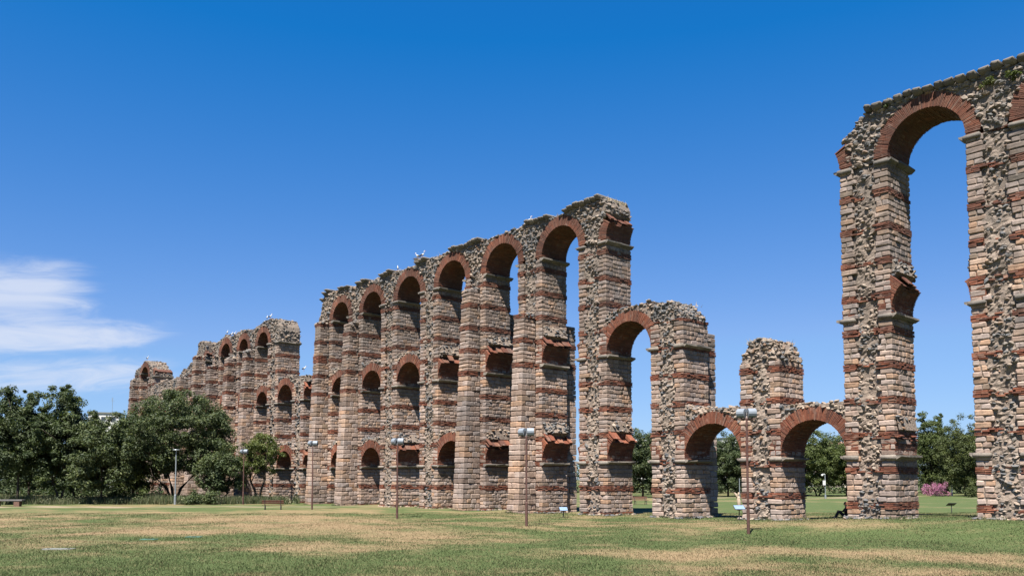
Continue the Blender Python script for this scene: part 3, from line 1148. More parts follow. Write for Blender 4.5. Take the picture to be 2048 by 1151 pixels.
def fill(xs, zb, zt, dark=0.5, dens=26, y0=YF + 0.05, y1=YB - 0.05, name='rubble_fill', size=(0.12, 0.36), ends=(True, True), parent=aq, thick_top=True, straw=0):
    """wall of rubble between a lower curve zb and an upper curve zt over xs"""
    xs, zb, zt = np.asarray(xs, float), np.asarray(zb, float), np.asarray(zt, float)
    ok = zt > zb + 0.03
    zt = np.where(ok, zt, zb + 0.03)
    n = len(xs)
    g = Geo()
    i0, i1 = y0 + 0.045, y1 - 0.06
    V = np.concatenate([np.stack([xs, np.full(n, i0), zb], -1), np.stack([xs, np.full(n, i0), zt], -1),
                        np.stack([xs, np.full(n, i1), zb], -1), np.stack([xs, np.full(n, i1), zt], -1)])
    Q = []
    for i in range(n - 1):
        a, b, c, d = i, i + n, i + 2 * n, i + 3 * n
        Q += [(a, a + 1, b + 1, b), (c, d, d + 1, c + 1), (b, b + 1, d + 1, d), (a, c, c + 1, a + 1)]
    Q += [(0, n, 3 * n, 2 * n), (n - 1, 3 * n - 1, 4 * n - 1, 2 * n - 1)]
    g.add(V[None], Q)
    o = g.build(name, M['mortar'], parent, (float(xs.mean()), 50.1, float(zb.min())))
    # stones
    P = []
    area = float(np.trapezoid(zt - zb, xs)) if hasattr(np, 'trapezoid') else float(np.trapz(zt - zb, xs))

    def rnd(m):
        """m random places over the face, uniform by area"""
        w = (zt[:-1] - zb[:-1] + zt[1:] - zb[1:]) / 2 * np.diff(xs)
        k = rng.choice(n - 1, m, p=w / w.sum())
        f = rng.random(m)
        x = xs[k] + f * (xs[k + 1] - xs[k])
        lo = zb[k] + f * (zb[k + 1] - zb[k])
        hi = zt[k] + f * (zt[k + 1] - zt[k])
        return x, lo + rng.random(m) * (hi - lo), hi
    m = max(4, int(area * dens))
    x, z, hi = rnd(m)
    P.append(np.stack([x, y0 + 0.075 + rng.normal(0, 0.025, m), z], -1))
    m2 = m // 3
    x, z, hi = rnd(max(4, m2))
    P.append(np.stack([x, np.full(len(x), y1 - 0.04), z], -1))
    # top surface
    if thick_top:
        m3 = int((xs[-1] - xs[0]) * (y1 - y0) * dens * (1.4 if xs[-1] - xs[0] < 2.2 else 1.1 if name == 'broken_top' else 0.5))
        k = rng.uniform(xs[0], xs[-1], max(3, m3))
        yy = rng.uniform(y0, y1, len(k)) if True else None
        P.append(np.stack([k, yy, np.interp(k, xs, zt) + rng.normal(0, 0.05, len(k))], -1))
    for e, sgn, on in ((0, -1, ends[0]), (n - 1, 1, ends[1])):
        h = zt[e] - zb[e]
        if on and h > 0.15:
            m4 = int(h * (y1 - y0) * dens * 0.8)
            P.append(np.stack([np.full(m4, xs[e]) - sgn * 0.03 + rng.normal(0, 0.05, m4), rng.uniform(y0, y1, m4), rng.uniform(zb[e], zt[e], m4)], -1))
    P = np.concatenate(P)
    sz = rng.uniform(size[0], size[1], len(P)) ** 1.0
    v = vnoise(P[:, 0] * 0.7 + 11, P[:, 2] * 0.7, 8) + rng.normal(0, 0.2, len(P))
    tt = np.where(v < dark, rng.uniform(0.52, 0.88, len(P)), rng.uniform(0.0, 0.5, len(P)))
    g = Geo()
    g.add(chunks(P, sz), None, ICO_T, tt)
    g.build('rubble_stones', M['rubble'], o, (float(xs.mean()), 50.1, float(zb.min())), kind='stuff')
    return o


def extrados(x, xc, zc, rad):
    d = (rad + RING - 0.02) ** 2 - (x - xc) ** 2
    return np.where(d > 0, zc + np.sqrt(np.maximum(d, 0)), -1e3)


ORDER = list(PIERS)          # right to left


def face(k, side):
    cx = PIERS[k][0]
    hw = W / 2 if cx > -88 else 1.43
    return cx + side * hw


# gap (left pier, right pier): what is left of each tier: low, mid, top.  A whole arch, L / R broken springing on the left / right pier
GAPS = {
    ('P', 'X'): ('', '', 'A'),
    ('A', 'P'): ('L', 'LR', 'A'),
    ('D', 'A'): ('A', 'R', 'R'),
    ('E', 'D'): ('A', '', ''),
    ('C', 'E'): ('LR', 'A', 'L'),
    ('G', 'C'): ('LR', 'LR', 'A'),
    ('H', 'G'): ('LR', 'LR', 'A'),
    ('I', 'H'): ('A', 'LR', 'A'),
    ('J', 'I'): ('LR', 'A', 'A'),
    ('K', 'J'): ('A', 'A', 'A'),
    ('L', 'K'): ('A', 'A', 'A'),
    ('M', 'L'): ('LR', 'LR', ''),
    ('N', 'M'): ('A', 'A', ''),
    ('O', 'N'): ('A', 'A', 'A'),
    ('Q', 'O'): ('A', 'A', 'A'),
    ('R', 'Q'): ('A', 'A', 'A'),
    ('S', 'R'): ('A', 'A', 'LR'),
    ('T', 'S'): ('A', 'A', ''),
    ('U', 'T'): ('A', 'A', ''),
    ('V', 'U'): ('A', 'A', ''),
    ('Y', 'V'): ('A', 'A', 'L'),
    ('Z', 'Y'): ('A', 'A', 'A'),
}
TOPARC = {}
STUB_B = {('C', 'E', 2): 0.80, ('D', 'A', 2): 0.62, ('A', 'P', 1): 0.92, ('A', 'P', 0): 0.5, ('D', 'A', 1): 0.5, ('G', 'C', 1): 0.92, ('G', 'C', 0): 0.98, ('C', 'E', 0): 0.85}
for (lk, rk), tiers in GAPS.items():
    xl, xr = face(lk, 1), face(rk, -1)
    far = PIERS[lk][0] < -100
    for ti, what in enumerate(tiers):
        if not what:
            continue
        tz = TIERS[ti]
        if ti == 2:
            tz = min(PIERS[k][1] for k in (lk, rk) if PIERS[k][1] > 19) if what == 'A' else PIERS[lk if 'L' in what else rk][1]
        stilt = 0.15 if ti == 2 else 0.15
        rad, xc, zc = (xr - xl) / 2, (xl + xr) / 2, tz + stilt
        if what == 'A':
            ring(xl, xr, tz, 0, math.pi, far=far, stilt=stilt)
            if ti == 2:
                TOPARC[(lk, rk)] = (xc, zc, rad)
            else:
                xs = np.linspace(xl + 0.02, xr - 0.02, 22)
                zb = extrados(xs, xc, zc, rad)
                crown = zc + rad + RING
                top = crown + 0.12 + 0.10 * vnoise(xs * 1.3, xs * 0 + ti, 4)
                if (lk, rk) == ('C', 'E'):
                    top = top + 0.25 * np.clip((xs - xc) / rad, 0, 1)
                if (lk, rk) == ('E', 'D'):
                    top = top + 0.45 * np.clip((xl + 1.2 - xs) / 1.2, 0, 1)
                if far:
                    top = top + 0.15
                fill(xs, zb, top, dark=0.45, dens=16 if far else 26, ends=(False, False))
        else:
            for s in what:
                be = STUB_B.get((lk, rk, ti), 0.80 + 0.2 * rng.random())
                if s == 'R' and ti < 2:
                    be *= 0.66      # the western springings have lost more
                if s == 'L':
                    ring(xl, xr, tz, 0, be, ragged1=True, far=far, stilt=stilt, name='broken_arch')
                    x_end = max(xl + 0.14, xc - (rad + RING) * math.cos(be))
                    xs = np.linspace(xl - 0.05, x_end, 8)
                else:
                    ring(xl, xr, tz, math.pi - be, math.pi, ragged0=True, far=far, stilt=stilt, name='broken_arch')
                    x_end = min(xr - 0.14, xc + (rad + RING) * math.cos(be))
                    xs = np.linspace(x_end, xr + 0.05, 8)
                if ti < 2:
                    zb = extrados(xs, xc, zc, rad)
                    fr = np.abs(xs - (xl if s == 'L' else xr)) / max(0.05, abs(x_end - (xl if s == 'L' else xr)))
                    ze = zc + (rad + RING) * math.sin(be)
                    zt = ze + 0.75 * (1 - fr) - 0.1 * fr
                    zb = np.clip(zb, tz + 0.1, None)
                    if (zt - zb).max() > 0.1:
                        fill(xs, np.minimum(zb, zt), zt, dark=0.5, dens=26, y0=YF + 0.22, y1=YB - 0.2, ends=(False, False))

# crowning wall over the top arches: one stretch over each pier, between the crowns of the neighbouring arches
TOPZ = [(-160, 20.3), (-151, 21.0), (-149.5, 21.5), (-148.0, 21.7), (-146.5, 22.4), (-145.2, 22.4), (-144.0, 21.9), (-143.0, 21.0), (-142.2, 20.6), (-141.2, 19.9), (-139, 18.3), (-131, 18.4), (-128, 19.6),
        (-126.2, 20.3), (-124.4, 22.2), (-123, 23.0), (-121.5, 22.8), (-119.5, 21.9), (-118.2, 21.4), (-117.3, 21.8), (-114, 22.75), (-112.5, 22.2), (-108, 22.8), (-106, 22.3), (-102.2, 22.95), (-100, 23.0), (-98.6, 22.8), (-97.9, 21.9), (-97.6, 20.8), (-97.2, 20.2),
        (-96, 15), (-90, 15), (-88.2, 20.8), (-87.5, 21.8), (-87.0, 23.2), (-86.2, 24.2), (-83, 23.85), (-79, 23.85), (-72, 23.95), (-66, 24.15), (-58, 24.28), (-50, 24.38), (-45, 24.5), (-43.5, 24.5),
        (-43.35, 24.1), (-43.1, 23.7), (-42, 23.2), (-40, 23.0), (-30, 15), (-25.5, 22.4), (-24.3, 23.3), (-23.7, 23.6), (-23.2, 24.1), (-22.6, 24.45), (0, 24.55)]
TX, TZ = np.array(TOPZ).T


def topz(x):
    x = np.asarray(x, float)
    return np.interp(x, TX, TZ) + 0.10 * (vnoise(x * 1.1, x * 0 + 3.3, 12) - 0.5) * 2


for k in ORDER:
    cx, zt = PIERS[k][0], PIERS[k][1]
    if zt < 19:
        continue
    i = ORDER.index(k)
    rk = ORDER[i - 1] if i > 0 else None
    lk = ORDER[i + 1] if i + 1 < len(ORDER) else None
    la, ra = TOPARC.get((lk, k)), TOPARC.get((k, rk))
    x0 = la[0] + 0.001 if la else cx - W / 2 + (0.30 if k == 'A' else -0.05)
    x1 = ra[0] - 0.001 if ra else cx + W / 2 + (0.06 if k == 'C' else 0.05)
    if k == 'X':
        x1 = cx + 1.5
    xs = np.linspace(x0, x1, 34)
    zb = np.full(len(xs), zt + 0.0)
    for arc in (la, ra):
        if arc:
            zb = np.maximum(zb, extrados(xs, *arc))
    for key, sd in ((('C', 'E', 2), 'C'), (('D', 'A', 2), 'A')):
        if k == sd:
            l_, r_ = key[0], key[1]
            xl, xr = face(l_, 1), face(r_, -1)
            zb = np.maximum(zb, np.where(np.abs(xs - cx) > 0.9, extrados(xs, (xl + xr) / 2, zt + 0.15, (xr - xl) / 2), -1e3))
    top = np.maximum(topz(xs), zb + 0.04)
    far = cx < -100
    fill(xs, zb, top, dark=0.55 if cx > -60 else 0.5, dens=17 if far else 30, name='spandrel', ends=(la is None, ra is None), size=(0.12, 0.40))

# broken tops of the lower piers
for k, prof in {'D': [(-1.40, 0.0), (-1.36, 0.35), (-1.05, 0.75), (-0.75, 1.25), (-0.1, 1.4), (0.6, 1.35), (1.0, 1.2), (1.25, 0.55), (1.40, 0.25)],
                'E': [(-1.42, 1.05), (-0.9, 1.15), (-0.3, 1.2), (0.2, 1.25), (0.7, 1.0), (1.0, 0.55), (1.42, 0.15)],
                'M': [(-1.42, 0.5), (-0.8, 0.8), (0.2, 0.9), (0.9, 0.7), (1.42, 0.1)],
                'T': [(-1.4, 0.1), (-0.5, 0.6), (0.4, 0.9), (1.4, 1.6)], 'U': [(-1.4, 1.2), (0, 1.3), (1.4, 1.4)], 'V': [(-1.4, 1.2), (0, 1.0), (1.4, 1.1)]}.items():
    cx, zt = PIERS[k][0], PIERS[k][1]
    p = np.array(prof)
    xs = np.linspace(p[0, 0], p[-1, 0], 16)
    h = np.interp(xs, p[:, 0], p[:, 1]) + 0.12 * vnoise(xs * 2.2, xs * 0 + cx, 2)
    fill(cx + xs, np.full(16, zt - 0.02), zt + h, dark=0.5, dens=32 if cx > -60 else 20, y0=YF + 0.12, y1=YB - 0.25, size=(0.12, 0.4), name='broken_top')
# wall stretches between the far low piers
for a, b in (('U', 'T'), ('V', 'U'), ('Y', 'V')):
    xl, xr = face(a, 1), face(b, -1)
    xs = np.linspace(xl, xr, 10)
    fill(xs, np.full(10, 14.0), np.interp(xs, [xl, xr], [PIERS[a][1] + 0.8 if PIERS[a][1] < 19 else 18.2, PIERS[b][1] + 1.0]), dark=0.4, dens=14, ends=(False, False), name='broken_wall')

# buttress tops, rubble
for k in ORDER:
    cx, zt, fb, rb, ph, det = PIERS[k]
    if fb is None:
        continue
    bd = 2.0 - 0.95 * min(1, fb / 20)
    n = 60 if det else 24
    P = np.stack([cx + rng.uniform(-0.6, 0.6, n), YF - rng.uniform(0, 1, n) * bd * 0.9, np.full(n, fb)], -1)
    P[:, 2] += 0.55 * (1 - (YF - P[:, 1]) / bd) * rng.random(n)
    g = Geo()
    g.add(chunks(P, rng.uniform(0.18, 0.5, n)), None, ICO_T, rng.choice([0.1, 0.3, 0.6, 0.75, 0.42], n))
    g.build('rubble_stones', M['rubble'], PIER_OBJ[k], (cx, YF, fb), kind='stuff')

# coping slabs: they oversail both faces
for xa, xb in ((-22.75, -4.0), (-47.9, -43.9), (-52.4, -49.2), (-63.0, -58.6), (-68.4, -66.8), (-74.9, -72.9), (-79.6, -76.9), (-83.2, -80.9), (-87.2, -85.6)):
    x = xa
    while x < xb - 0.3:
        w_ = rng.uniform(0.50, 0.68)
        zz = max(float(topz(x + w_ / 2)), float(topz(x))) - 0.02 + rng.normal(0, 0.02)
        th_ = rng.uniform(0.26, 0.36)
        g = Geo()
        pr = rng.uniform(0.30, 0.46)
        V = rounded([[x + 0.01, x + w_ - 0.01, YF - pr, YB + 0.25, zz, zz + th_]], 0.1, 0.018)
        V[:, :, 2] += 0.05 * (1 - ((V[:, :, 0] - x - w_ / 2) / (w_ / 2)) ** 2) * (V[:, :, 2] > zz + th_ / 2)
        V[:, :, 1] += np.where((V[:, :, 2] < zz + 0.13) & (V[:, :, 1] < YF), 0.26, 0)
        g.add(V, RQ, RT)
        g.build('coping_slab', M['slab'], aq, (x + w_ / 2, 50.1, zz), smooth=True)
        x += w_

# fallen and base stones, broken plinth at foot of the near piers
for k in ('P', 'A', 'D', 'E', 'C', 'G', 'H', 'I', 'J'):
    cx = PIERS[k][0]
    z = float(gh(cx, YF))
    n = 40
    side = rng.random(n) < 0.5
    P = np.where(side[:, None], np.stack([cx + rng.uniform(-1.6, 1.6, n), YF - rng.uniform(0.02, 0.28, n), np.full(n, z + 0.03)], -1),
                 np.stack([cx + W / 2 + rng.uniform(0.02, 0.25, n), rng.uniform(YF, YB, n), np.full(n, z + 0.03)], -1))
    g = Geo()
    g.add(chunks(P, rng.uniform(0.08, 0.34, n)), None, ICO_T, rng.choice([0.05, 0.25, 0.4, 0.95, 0.93], n))
    g.build('base_rubble', M['rubble'], PIER_OBJ[k], (cx, YF, z), kind='stuff')

# dry grass on the crest
g = Geo()
N = 5200
x = np.concatenate([rng.uniform(-160, -10, 2600), rng.uniform(-43.6, -42.4, 250), rng.uniform(-31.2, -29, 420), rng.uniform(-80, -44, 900), rng.uniform(-14.8, -13.5, 150), rng.uniform(-39, -36, 180)])
N = len(x)
y = rng.uniform(YF + 0.1, YB - 0.1, N)
cl = vnoise(x * 1.8, y * 0.3, 21) > 0.5


def crest(xx):
    z = np.full(len(xx), -5.0)
    for k in ORDER:
        cx, zt = PIERS[k][0], PIERS[k][1]
        if zt < 19:
            m_ = np.abs(xx - cx) < 1.25
            z = np.where(m_, zt + {'D': 1.33, 'E': 1.1, 'M': 0.8}.get(k, 1.0), z)
    hi = np.zeros(len(xx), bool)
    for (l_, r_) in TOPARC:
        hi |= (xx > PIERS[l_][0] - 1.4) & (xx < PIERS[r_][0] + 1.4)
    return np.where(hi, topz(xx), z)


z = crest(x)
keep = cl & (z > 5)
x, y, z = x[keep], y[keep], z[keep]
N = len(x)
h = rng.uniform(0.12, 0.42, N)
ax, ay = rng.normal(0, 0.10, N), rng.normal(0, 0.10, N)
w_ = 0.016
V = np.stack([np.stack([x - w_, y, z], -1), np.stack([x + w_, y + w_, z], -1), np.stack([x + ax, y + ay, z + h], -1)], 1)
g.add(V, None, [(0, 1, 2)])
g.build('crest_grass', M['straw'], aq, (-80, 50.1, 20), kind='stuff')


# ------------------------------------------------------------------ vegetation
def leaf_cloud(g, centres, radii, per, size, flat=0.6):
    """little leaf faces in clumps round the given centres"""
    C = np.repeat(np.asarray(centres, float), per, 0)
    r = np.repeat(np.asarray(radii, float), per)
    d = rng.normal(size=(len(C), 3))
    d /= np.linalg.norm(d, axis=1, keepdims=True)
    rr = r * rng.random(len(C)) ** 0.45
    P = C + d * rr[:, None] * np.array([1, 1, 0.75])
    nrm = d + rng.normal(0, 0.55, d.shape) + np.array([0, 0, flat])
    nrm /= np.linalg.norm(nrm, axis=1, keepdims=True)
    a = np.cross(nrm, rng.normal(size=d.shape))
    a /= np.linalg.norm(a, axis=1, keepdims=True)
    b = np.cross(nrm, a)
    s = size * (0.6 + 0.8 * rng.random(len(C)))[:, None]
    V = np.stack([P - a * s, P - b * s * 0.45 + nrm * s * 0.15, P + a * s, P + b * s * 0.45 + nrm * s * 0.15], 1)
    tint = np.clip(np.repeat(rng.random(len(centres)) * 0.5, per) + rng.random(len(C)) * 0.5, 0, 0.999)
    g.add(V, [(0, 1, 2, 3)], None, tint)


def crown_centres(n, cx, cy, cz, rx, ry, rz, low=-0.6, shell=0.38, lumpy=1.0):
    out = []
    while len(out) < n:
        v = rng.normal(size=3)
        v /= np.linalg.norm(v)
        v *= rng.random() ** shell
        if v[2] < low:
            continue
        lump = 1 + lumpy * (0.16 * math.sin(5 * math.atan2(v[1], v[0]) + cx) + 0.12 * math.sin(9 * v[2] + cy))
        out.append((cx + v[0] * rx * lump, cy + v[1] * ry * lump, cz + v[2] * rz * lump))
    return out


def make_tree(name, at, h, rx, rz, trunk_h, mat, label, group=None, n=150, per=80, leaf=0.15, stems=1, spikes=(), lean=0.0, cat='tree', low=-0.6, bark='bark', rad=0.14, clump=0.75, shell=0.38, lumpy=1.0):
    root = empty(name, at, label, cat, group)
    cz = h - rz
    ctr = crown_centres(n, 0, 0, cz, rx, rx, rz, low, shell, lumpy)
    rd = [clump * (0.55 + 0.7 * rng.random()) for _ in ctr]
    for sx, sy, z0_, z1_, sr in spikes:
        for zz in np.arange(z0_ - 3.0, z1_, 0.3):
            f = max(0.0, (zz - z0_) / (z1_ - z0_))
            ctr.append((sx + rng.normal(0, sr * 0.3), sy + rng.normal(0, sr * 0.3), zz))
            rd.append(sr * (1.1 - 0.8 * f))
    g = Geo()
    leaf_cloud(g, ctr, rd, per, leaf)
    g.build('crown', M[mat], root, at, local=True)
    g = Geo()
    for s in range(stems):
        a = 6.283 * s / stems + rng.random()
        sp = 0.12 if stems > 1 else 0
        fan = (rx * 0.35) if stems > 1 else 0
        p = [(math.cos(a) * sp, math.sin(a) * sp, -0.2), (math.cos(a) * (sp + fan * 0.3), math.sin(a) * (sp + fan * 0.3), trunk_h * 0.6),
             (math.cos(a) * (sp + fan), math.sin(a) * (sp + fan), trunk_h * 1.15), (math.cos(a) * (sp + fan * 1.4), math.sin(a) * (sp + fan * 1.4), cz + rz * 0.4)]
        tube_pts(g, p, [rad * 1.25, rad, rad * 0.75, 0.03], 8)
        base = Vector(p[2])
        for b in range(9 if stems == 1 else 5):
            c = Vector(ctr[rng.integers(len(ctr))])
            t = rng.uniform(0.75, 1.5)
            st_ = Vector(p[1]).lerp(base, min(1, t)) if t <= 1 else base.lerp(Vector(p[3]), (t - 1))
            mid = st_.lerp(c, 0.5) + Vector((0, 0, 0.3))
            tube_pts(g, [st_, mid, c], [rad * 0.5, rad * 0.32, 0.02], 6)
    g.build('trunk', M[bark], root, at, smooth=True, local=True)
    return root


def copy_tree(root, at, rot, scale, label, group):
    r = root.copy()
    COL.objects.link(r)
    r.location = at
    r.rotation_euler = (0, 0, rot)
    r.scale = (scale, scale, scale)
    r['label'] = label
    if group:
        r['group'] = group
    for ch in root.children:
        c = ch.copy()
        COL.objects.link(c)
        c.parent = r
    return r


def ground_at(px, d):
    """point on the ground at view depth d under image column px"""
    k = (px - 1024) / F_PX
    x, y = d * (FWD + k * RGT)
    return (float(x), float(y), float(gh(x, y)))


PXM = F_PX      # pixels per metre = PXM / depth
TG = 'trees growing along the path on the left'
D1 = 94.0
specs = [
    # px, depth, h, rx, rz, trunk, stems, label
    (38, 95, 12.3, 4.1, 4.9, 2.2, 1, 'dark green tree at the left edge, behind the low grey bench', [(-1.2, 0, 10.5, 13.0, 0.8), (1.0, 0.3, 10.2, 12.6, 0.7)], 190),
    (122, 96, 12.2, 4.0, 4.8, 2.0, 2, 'tall dark tree with a leafy spire, second from the left edge', [(0.3, 0.2, 10.3, 13.6, 0.85), (1.6, 0.2, 10.0, 11.6, 0.7)], 190),
    (205, 95, 9.6, 3.9, 4.3, 1.4, 1, 'dark bushy tree just left of the big round tree', [(-0.8, 0, 8.0, 9.9, 0.7)], 170),
]
for px, d, h, rx, rz, th, st_, lab, spk, n in specs:
    # spikes are given across the view
    spk = [(s[0] * RGT[0], s[0] * RGT[1], s[2], s[3], s[4]) for s in spk]
    make_tree('leafy_tree', ground_at(px, d), h, rx, rz, th, 'leaf_dark', lab, TG, n=int(n * 1.3), per=120, leaf=0.145, stems=st_, spikes=spk, low=-0.85)
make_tree('leafy_tree', ground_at(-60, 96), 11.5, 4.2, 4.6, 2, 'leaf_dark', 'dark tree cut off by the left edge of the picture', TG, n=120, per=80, leaf=0.16)
make_tree('leafy_tree', ground_at(350, 101.5), 13.2, 6.6, 5.2, 2.9, 'leaf_dark', 'big round-crowned dark tree in front of the far end of the aqueduct', TG, n=520, per=125, leaf=0.14, stems=3, low=-0.80, rad=0.19, clump=0.9, shell=0.27, lumpy=0.35)
make_tree('leafy_tree', ground_at(440, 98), 6.8, 2.7, 2.9, 1.0, 'leaf_dark', 'low dark tree tucked under the right of the big round tree', TG, n=150, per=120, leaf=0.135, stems=3, low=-0.8)
make_tree('leafy_tree', ground_at(518, 99), 8.2, 2.6, 2.7, 2.3, 'leaf_light', 'light green open tree between the big dark tree and the aqueduct', TG, n=120, per=80, leaf=0.12, stems=2, low=-0.8, clump=0.62)
for px, dd, h, rx, mt, lab in ((150, 104, 9.0, 4.0, 'leaf_mid', 'mid green tree half hidden behind the spired dark tree'),
                               (268, 106, 8.6, 3.6, 'leaf_mid', 'mid green tree in the gap left of the big round tree'),
                               (60, 108, 9.5, 4.2, 'leaf_dark', 'dark tree hidden behind the leftmost trees'),
                               (-10, 110, 9.5, 4.2, 'leaf_dark', 'dark tree at far left behind the front row of trees')):
    make_tree('leafy_tree', ground_at(px, dd), h, rx, h * 0.45, 1.6, mt, lab, 'trees in the second row on the left', n=170, per=90, leaf=0.14, low=-0.9)
for px, dd in ((392, 92.5), (425, 93), (285, 95), (240, 96.5)):
    lab = {392: 'dark shrub at the foot of the big round tree', 425: 'dark shrub under the low dark tree', 285: 'green shrub left of the grey street lamp', 240: 'green shrub below the dark bushy tree'}[px]
    at = ground_at(px, dd)
    root = empty('shrub', at, lab, 'shrub', 'shrubs under the left trees')
    g = Geo()
    leaf_cloud(g, crown_centres(26, 0, 0, 0.6, 1.3, 1.2, 0.9, -0.6), [0.45] * 26, 60, 0.11)
    g.build('foliage', M['leaf_dark' if px > 300 else 'leaf_mid'], root, at, local=True)

# trees of the park behind the aqueduct, seen through the gaps
PG = 'park trees behind the aqueduct'
oak = make_tree('park_tree', ground_at(1285, 128), 9.6, 4.3, 4.6, 1.8, 'leaf_dark', 'dark evergreen tree in the gap behind the red-brown bench', PG, n=260, per=120, leaf=0.14, low=-0.95)
pop = make_tree('park_tree', ground_at(1862, 150), 13.6, 3.2, 5.8, 1.6, 'leaf_mid', 'tall narrow tree with a leafy spire behind the pink oleander', PG, n=250, per=110, leaf=0.14, low=-0.95,
                spikes=[(1.6 * RGT[0], 1.6 * RGT[1], 9.5, 14.6, 0.8), (-1.2 * RGT[0], -1.2 * RGT[1], 9.5, 13.9, 0.9)])
pine = make_tree('pine_tree', ground_at(1928, 140), 12.0, 4.4, 5.4, 1.8, 'leaf_pine', 'broad rounded pine beside the rightmost pier', PG, n=340, per=120, leaf=0.13, low=-0.9, clump=0.9)
ash = make_tree('park_tree', ground_at(1634, 140), 10.8, 4.2, 4.9, 1.8, 'leaf_mid', 'green tree left of the camera post, seen under the right low arch', PG, n=280, per=120, leaf=0.14, low=-0.9, stems=2)
for src, px, d, s, lab in ((oak, 1455, 136, 1.0, 'dark tree seen under the left low arch'), (oak, 1240, 140, 1.05, 'dark tree hidden behind the tall pier beside the bench gap'),
                           (ash, 1690, 146, 0.95, 'green tree right of the camera post, seen under the right low arch'), (oak, 1585, 150, 1.05, 'dark tree behind the short broken pier'),
                           (ash, 1400, 150, 0.95, 'green tree behind the half-height pier'), (oak, 1505, 148, 1.0, 'dark tree just right of the dead trunk'),
                           (pine, 1785, 150, 0.9, 'pine hidden behind the tall free pier'), (oak, 1980, 146, 1.0, 'dark tree directly behind the rightmost pier'),
                           (ash, 1730, 138, 0.95, 'green tree behind the left face of the tall free pier'), (pine, 2060, 150, 1.0, 'pine at the right edge behind the aqueduct'),
                           (oak, 2150, 150, 1.1, 'dark tree outside the right edge behind the aqueduct'), (ash, 1330, 152, 1.0, 'green tree behind the left face of the half-height pier'),
                           (oak, 1890, 165, 1.05, 'dark tree in the gap between the spired tree and the pine')):
    copy_tree(src, ground_at(px, d), rng.random() * 6, s, lab, PG)
# flowering oleander and a low shrub
at = ground_at(1868, 137)
root = empty('oleander_bush', at, 'pink flowering oleander bush on the lawn behind the tall pier', 'bush')
g = Geo()
leaf_cloud(g, crown_centres(60, 0, 0, 1.1, 2.1, 1.7, 1.15, -0.7), [0.5] * 60, 60, 0.085)
g.build('foliage', M['flower'], root, at, local=True)
at = ground_at(1948, 132)
root = empty('shrub', at, 'round green shrub at the foot of the rightmost pier', 'shrub')
g = Geo()
leaf_cloud(g, crown_centres(40, 0, 0, 0.9, 1.5, 1.4, 1.0, -0.7), [0.5] * 40, 60, 0.10)
g.build('foliage', M['leaf_pine'], root, at, local=True)
# dead pale trunk
at = ground_at(1477, 76)
root = empty('dead_tree', at, 'bare pale forked tree stump left of the tall floodlight pole', 'tree stump')
g = Geo()
tube_pts(g, [(0, 0, -0.1), (-0.03, 0, 0.7), (-0.12, 0, 1.25)], [0.2, 0.17, 0.13], 8)
tube_pts(g, [(-0.05, 0, 1.0), (-0.35, -0.1, 1.5), (-0.62, -0.2, 1.75)], [0.13, 0.09, 0.05], 7)
tube_pts(g, [(-0.12, 0, 1.2), (-0.05, 0.05, 1.6)], [0.12, 0.07], 7)
g.build('trunk', M['palebark'], root, at, smooth=True, local=True)

# far-off belt of trees that closes the view
g = Geo()
ctr, rd = [], []
for px0, px1, d, hh in ((1180, 2300, 175, 13.0), (330, 1180, 185, 8.0), (-200, 330, 165, 9.0), (-200, 330, 140, 6.0)):
    for px in np.arange(px0, px1, 7.0):
        x, y, z = ground_at(px + rng.normal(0, 4), d + rng.normal(0, 7))
        top = hh * (0.65 + 0.5 * float(vnoise(np.array([px * 0.02]), np.array([d * 1.0]), 3)[0]))
        for zz in np.arange(0.8, top, 1.5):
            ctr.append((x + rng.normal(0, 0.8), y + rng.normal(0, 0.8), zz))
            rd.append(1.4)
leaf_cloud(g, ctr, rd, 36, 0.30)
o = g.build('distant_woodland', M['leaf_dark'], kind='stuff')

# plants on the crown of the aqueduct
for px, py, s, lab in ((1976, 162, 0.36, 'green tuft of weeds on the wall above the right arch'), (2026, 150, 0.28, 'yellow-green tuft of weeds at the top right corner of the aqueduct'),
                       (1778, 205, 0.25, 'small tuft of weeds left above the tall right arch')):
    at = on_plane(px, py, YF - 0.02)
    root = empty('wall_plant', at, lab, 'plant')
    g = Geo()
    leaf_cloud(g, [(rng.normal(0, s * 0.5), rng.normal(0, 0.1) - 0.08, rng.normal(0, s * 0.35)) for _ in range(9)], [s * 0.5] * 9, 40, 0.06)
    g.build('foliage', M['leaf_light'], root, at, local=True)


# weeds in front of the left trees
def blades(name, x, y, h, w, mat, bend=0.35, dry=None):
    N = len(x)
    z = gh(x, y) - 0.01
    a = rng.random(N) * 6.283
    dx, dy = np.cos(a) * w, np.sin(a) * w
    bx, by = rng.normal(0, bend, N) * h, rng.normal(0, bend, N) * h
    V = np.stack([np.stack([x - dx, y - dy, z], -1), np.stack([x + dx, y + dy, z], -1), np.stack([x + bx, y + by, z + h], -1)], 1)
    g = Geo()
    g.add(V, None, [(0, 1, 2)])
    o = g.build(name, M[mat], kind='stuff')
    if dry is not None:
        at_ = o.data.attributes.new('dry', 'FLOAT', 'FACE')
        at_.data.foreach_set('value', dry.astype(np.float32))
    return o


def scatter(n, px0, px1, d0, d1):
    px = rng.uniform(px0, px1, n)
    d = rng.uniform(d0, d1, n)
    k = (px - 1024) / F_PX
    return d * (FWD[0] + k * RGT[0]), d * (FWD[1] + k * RGT[1]), px, d


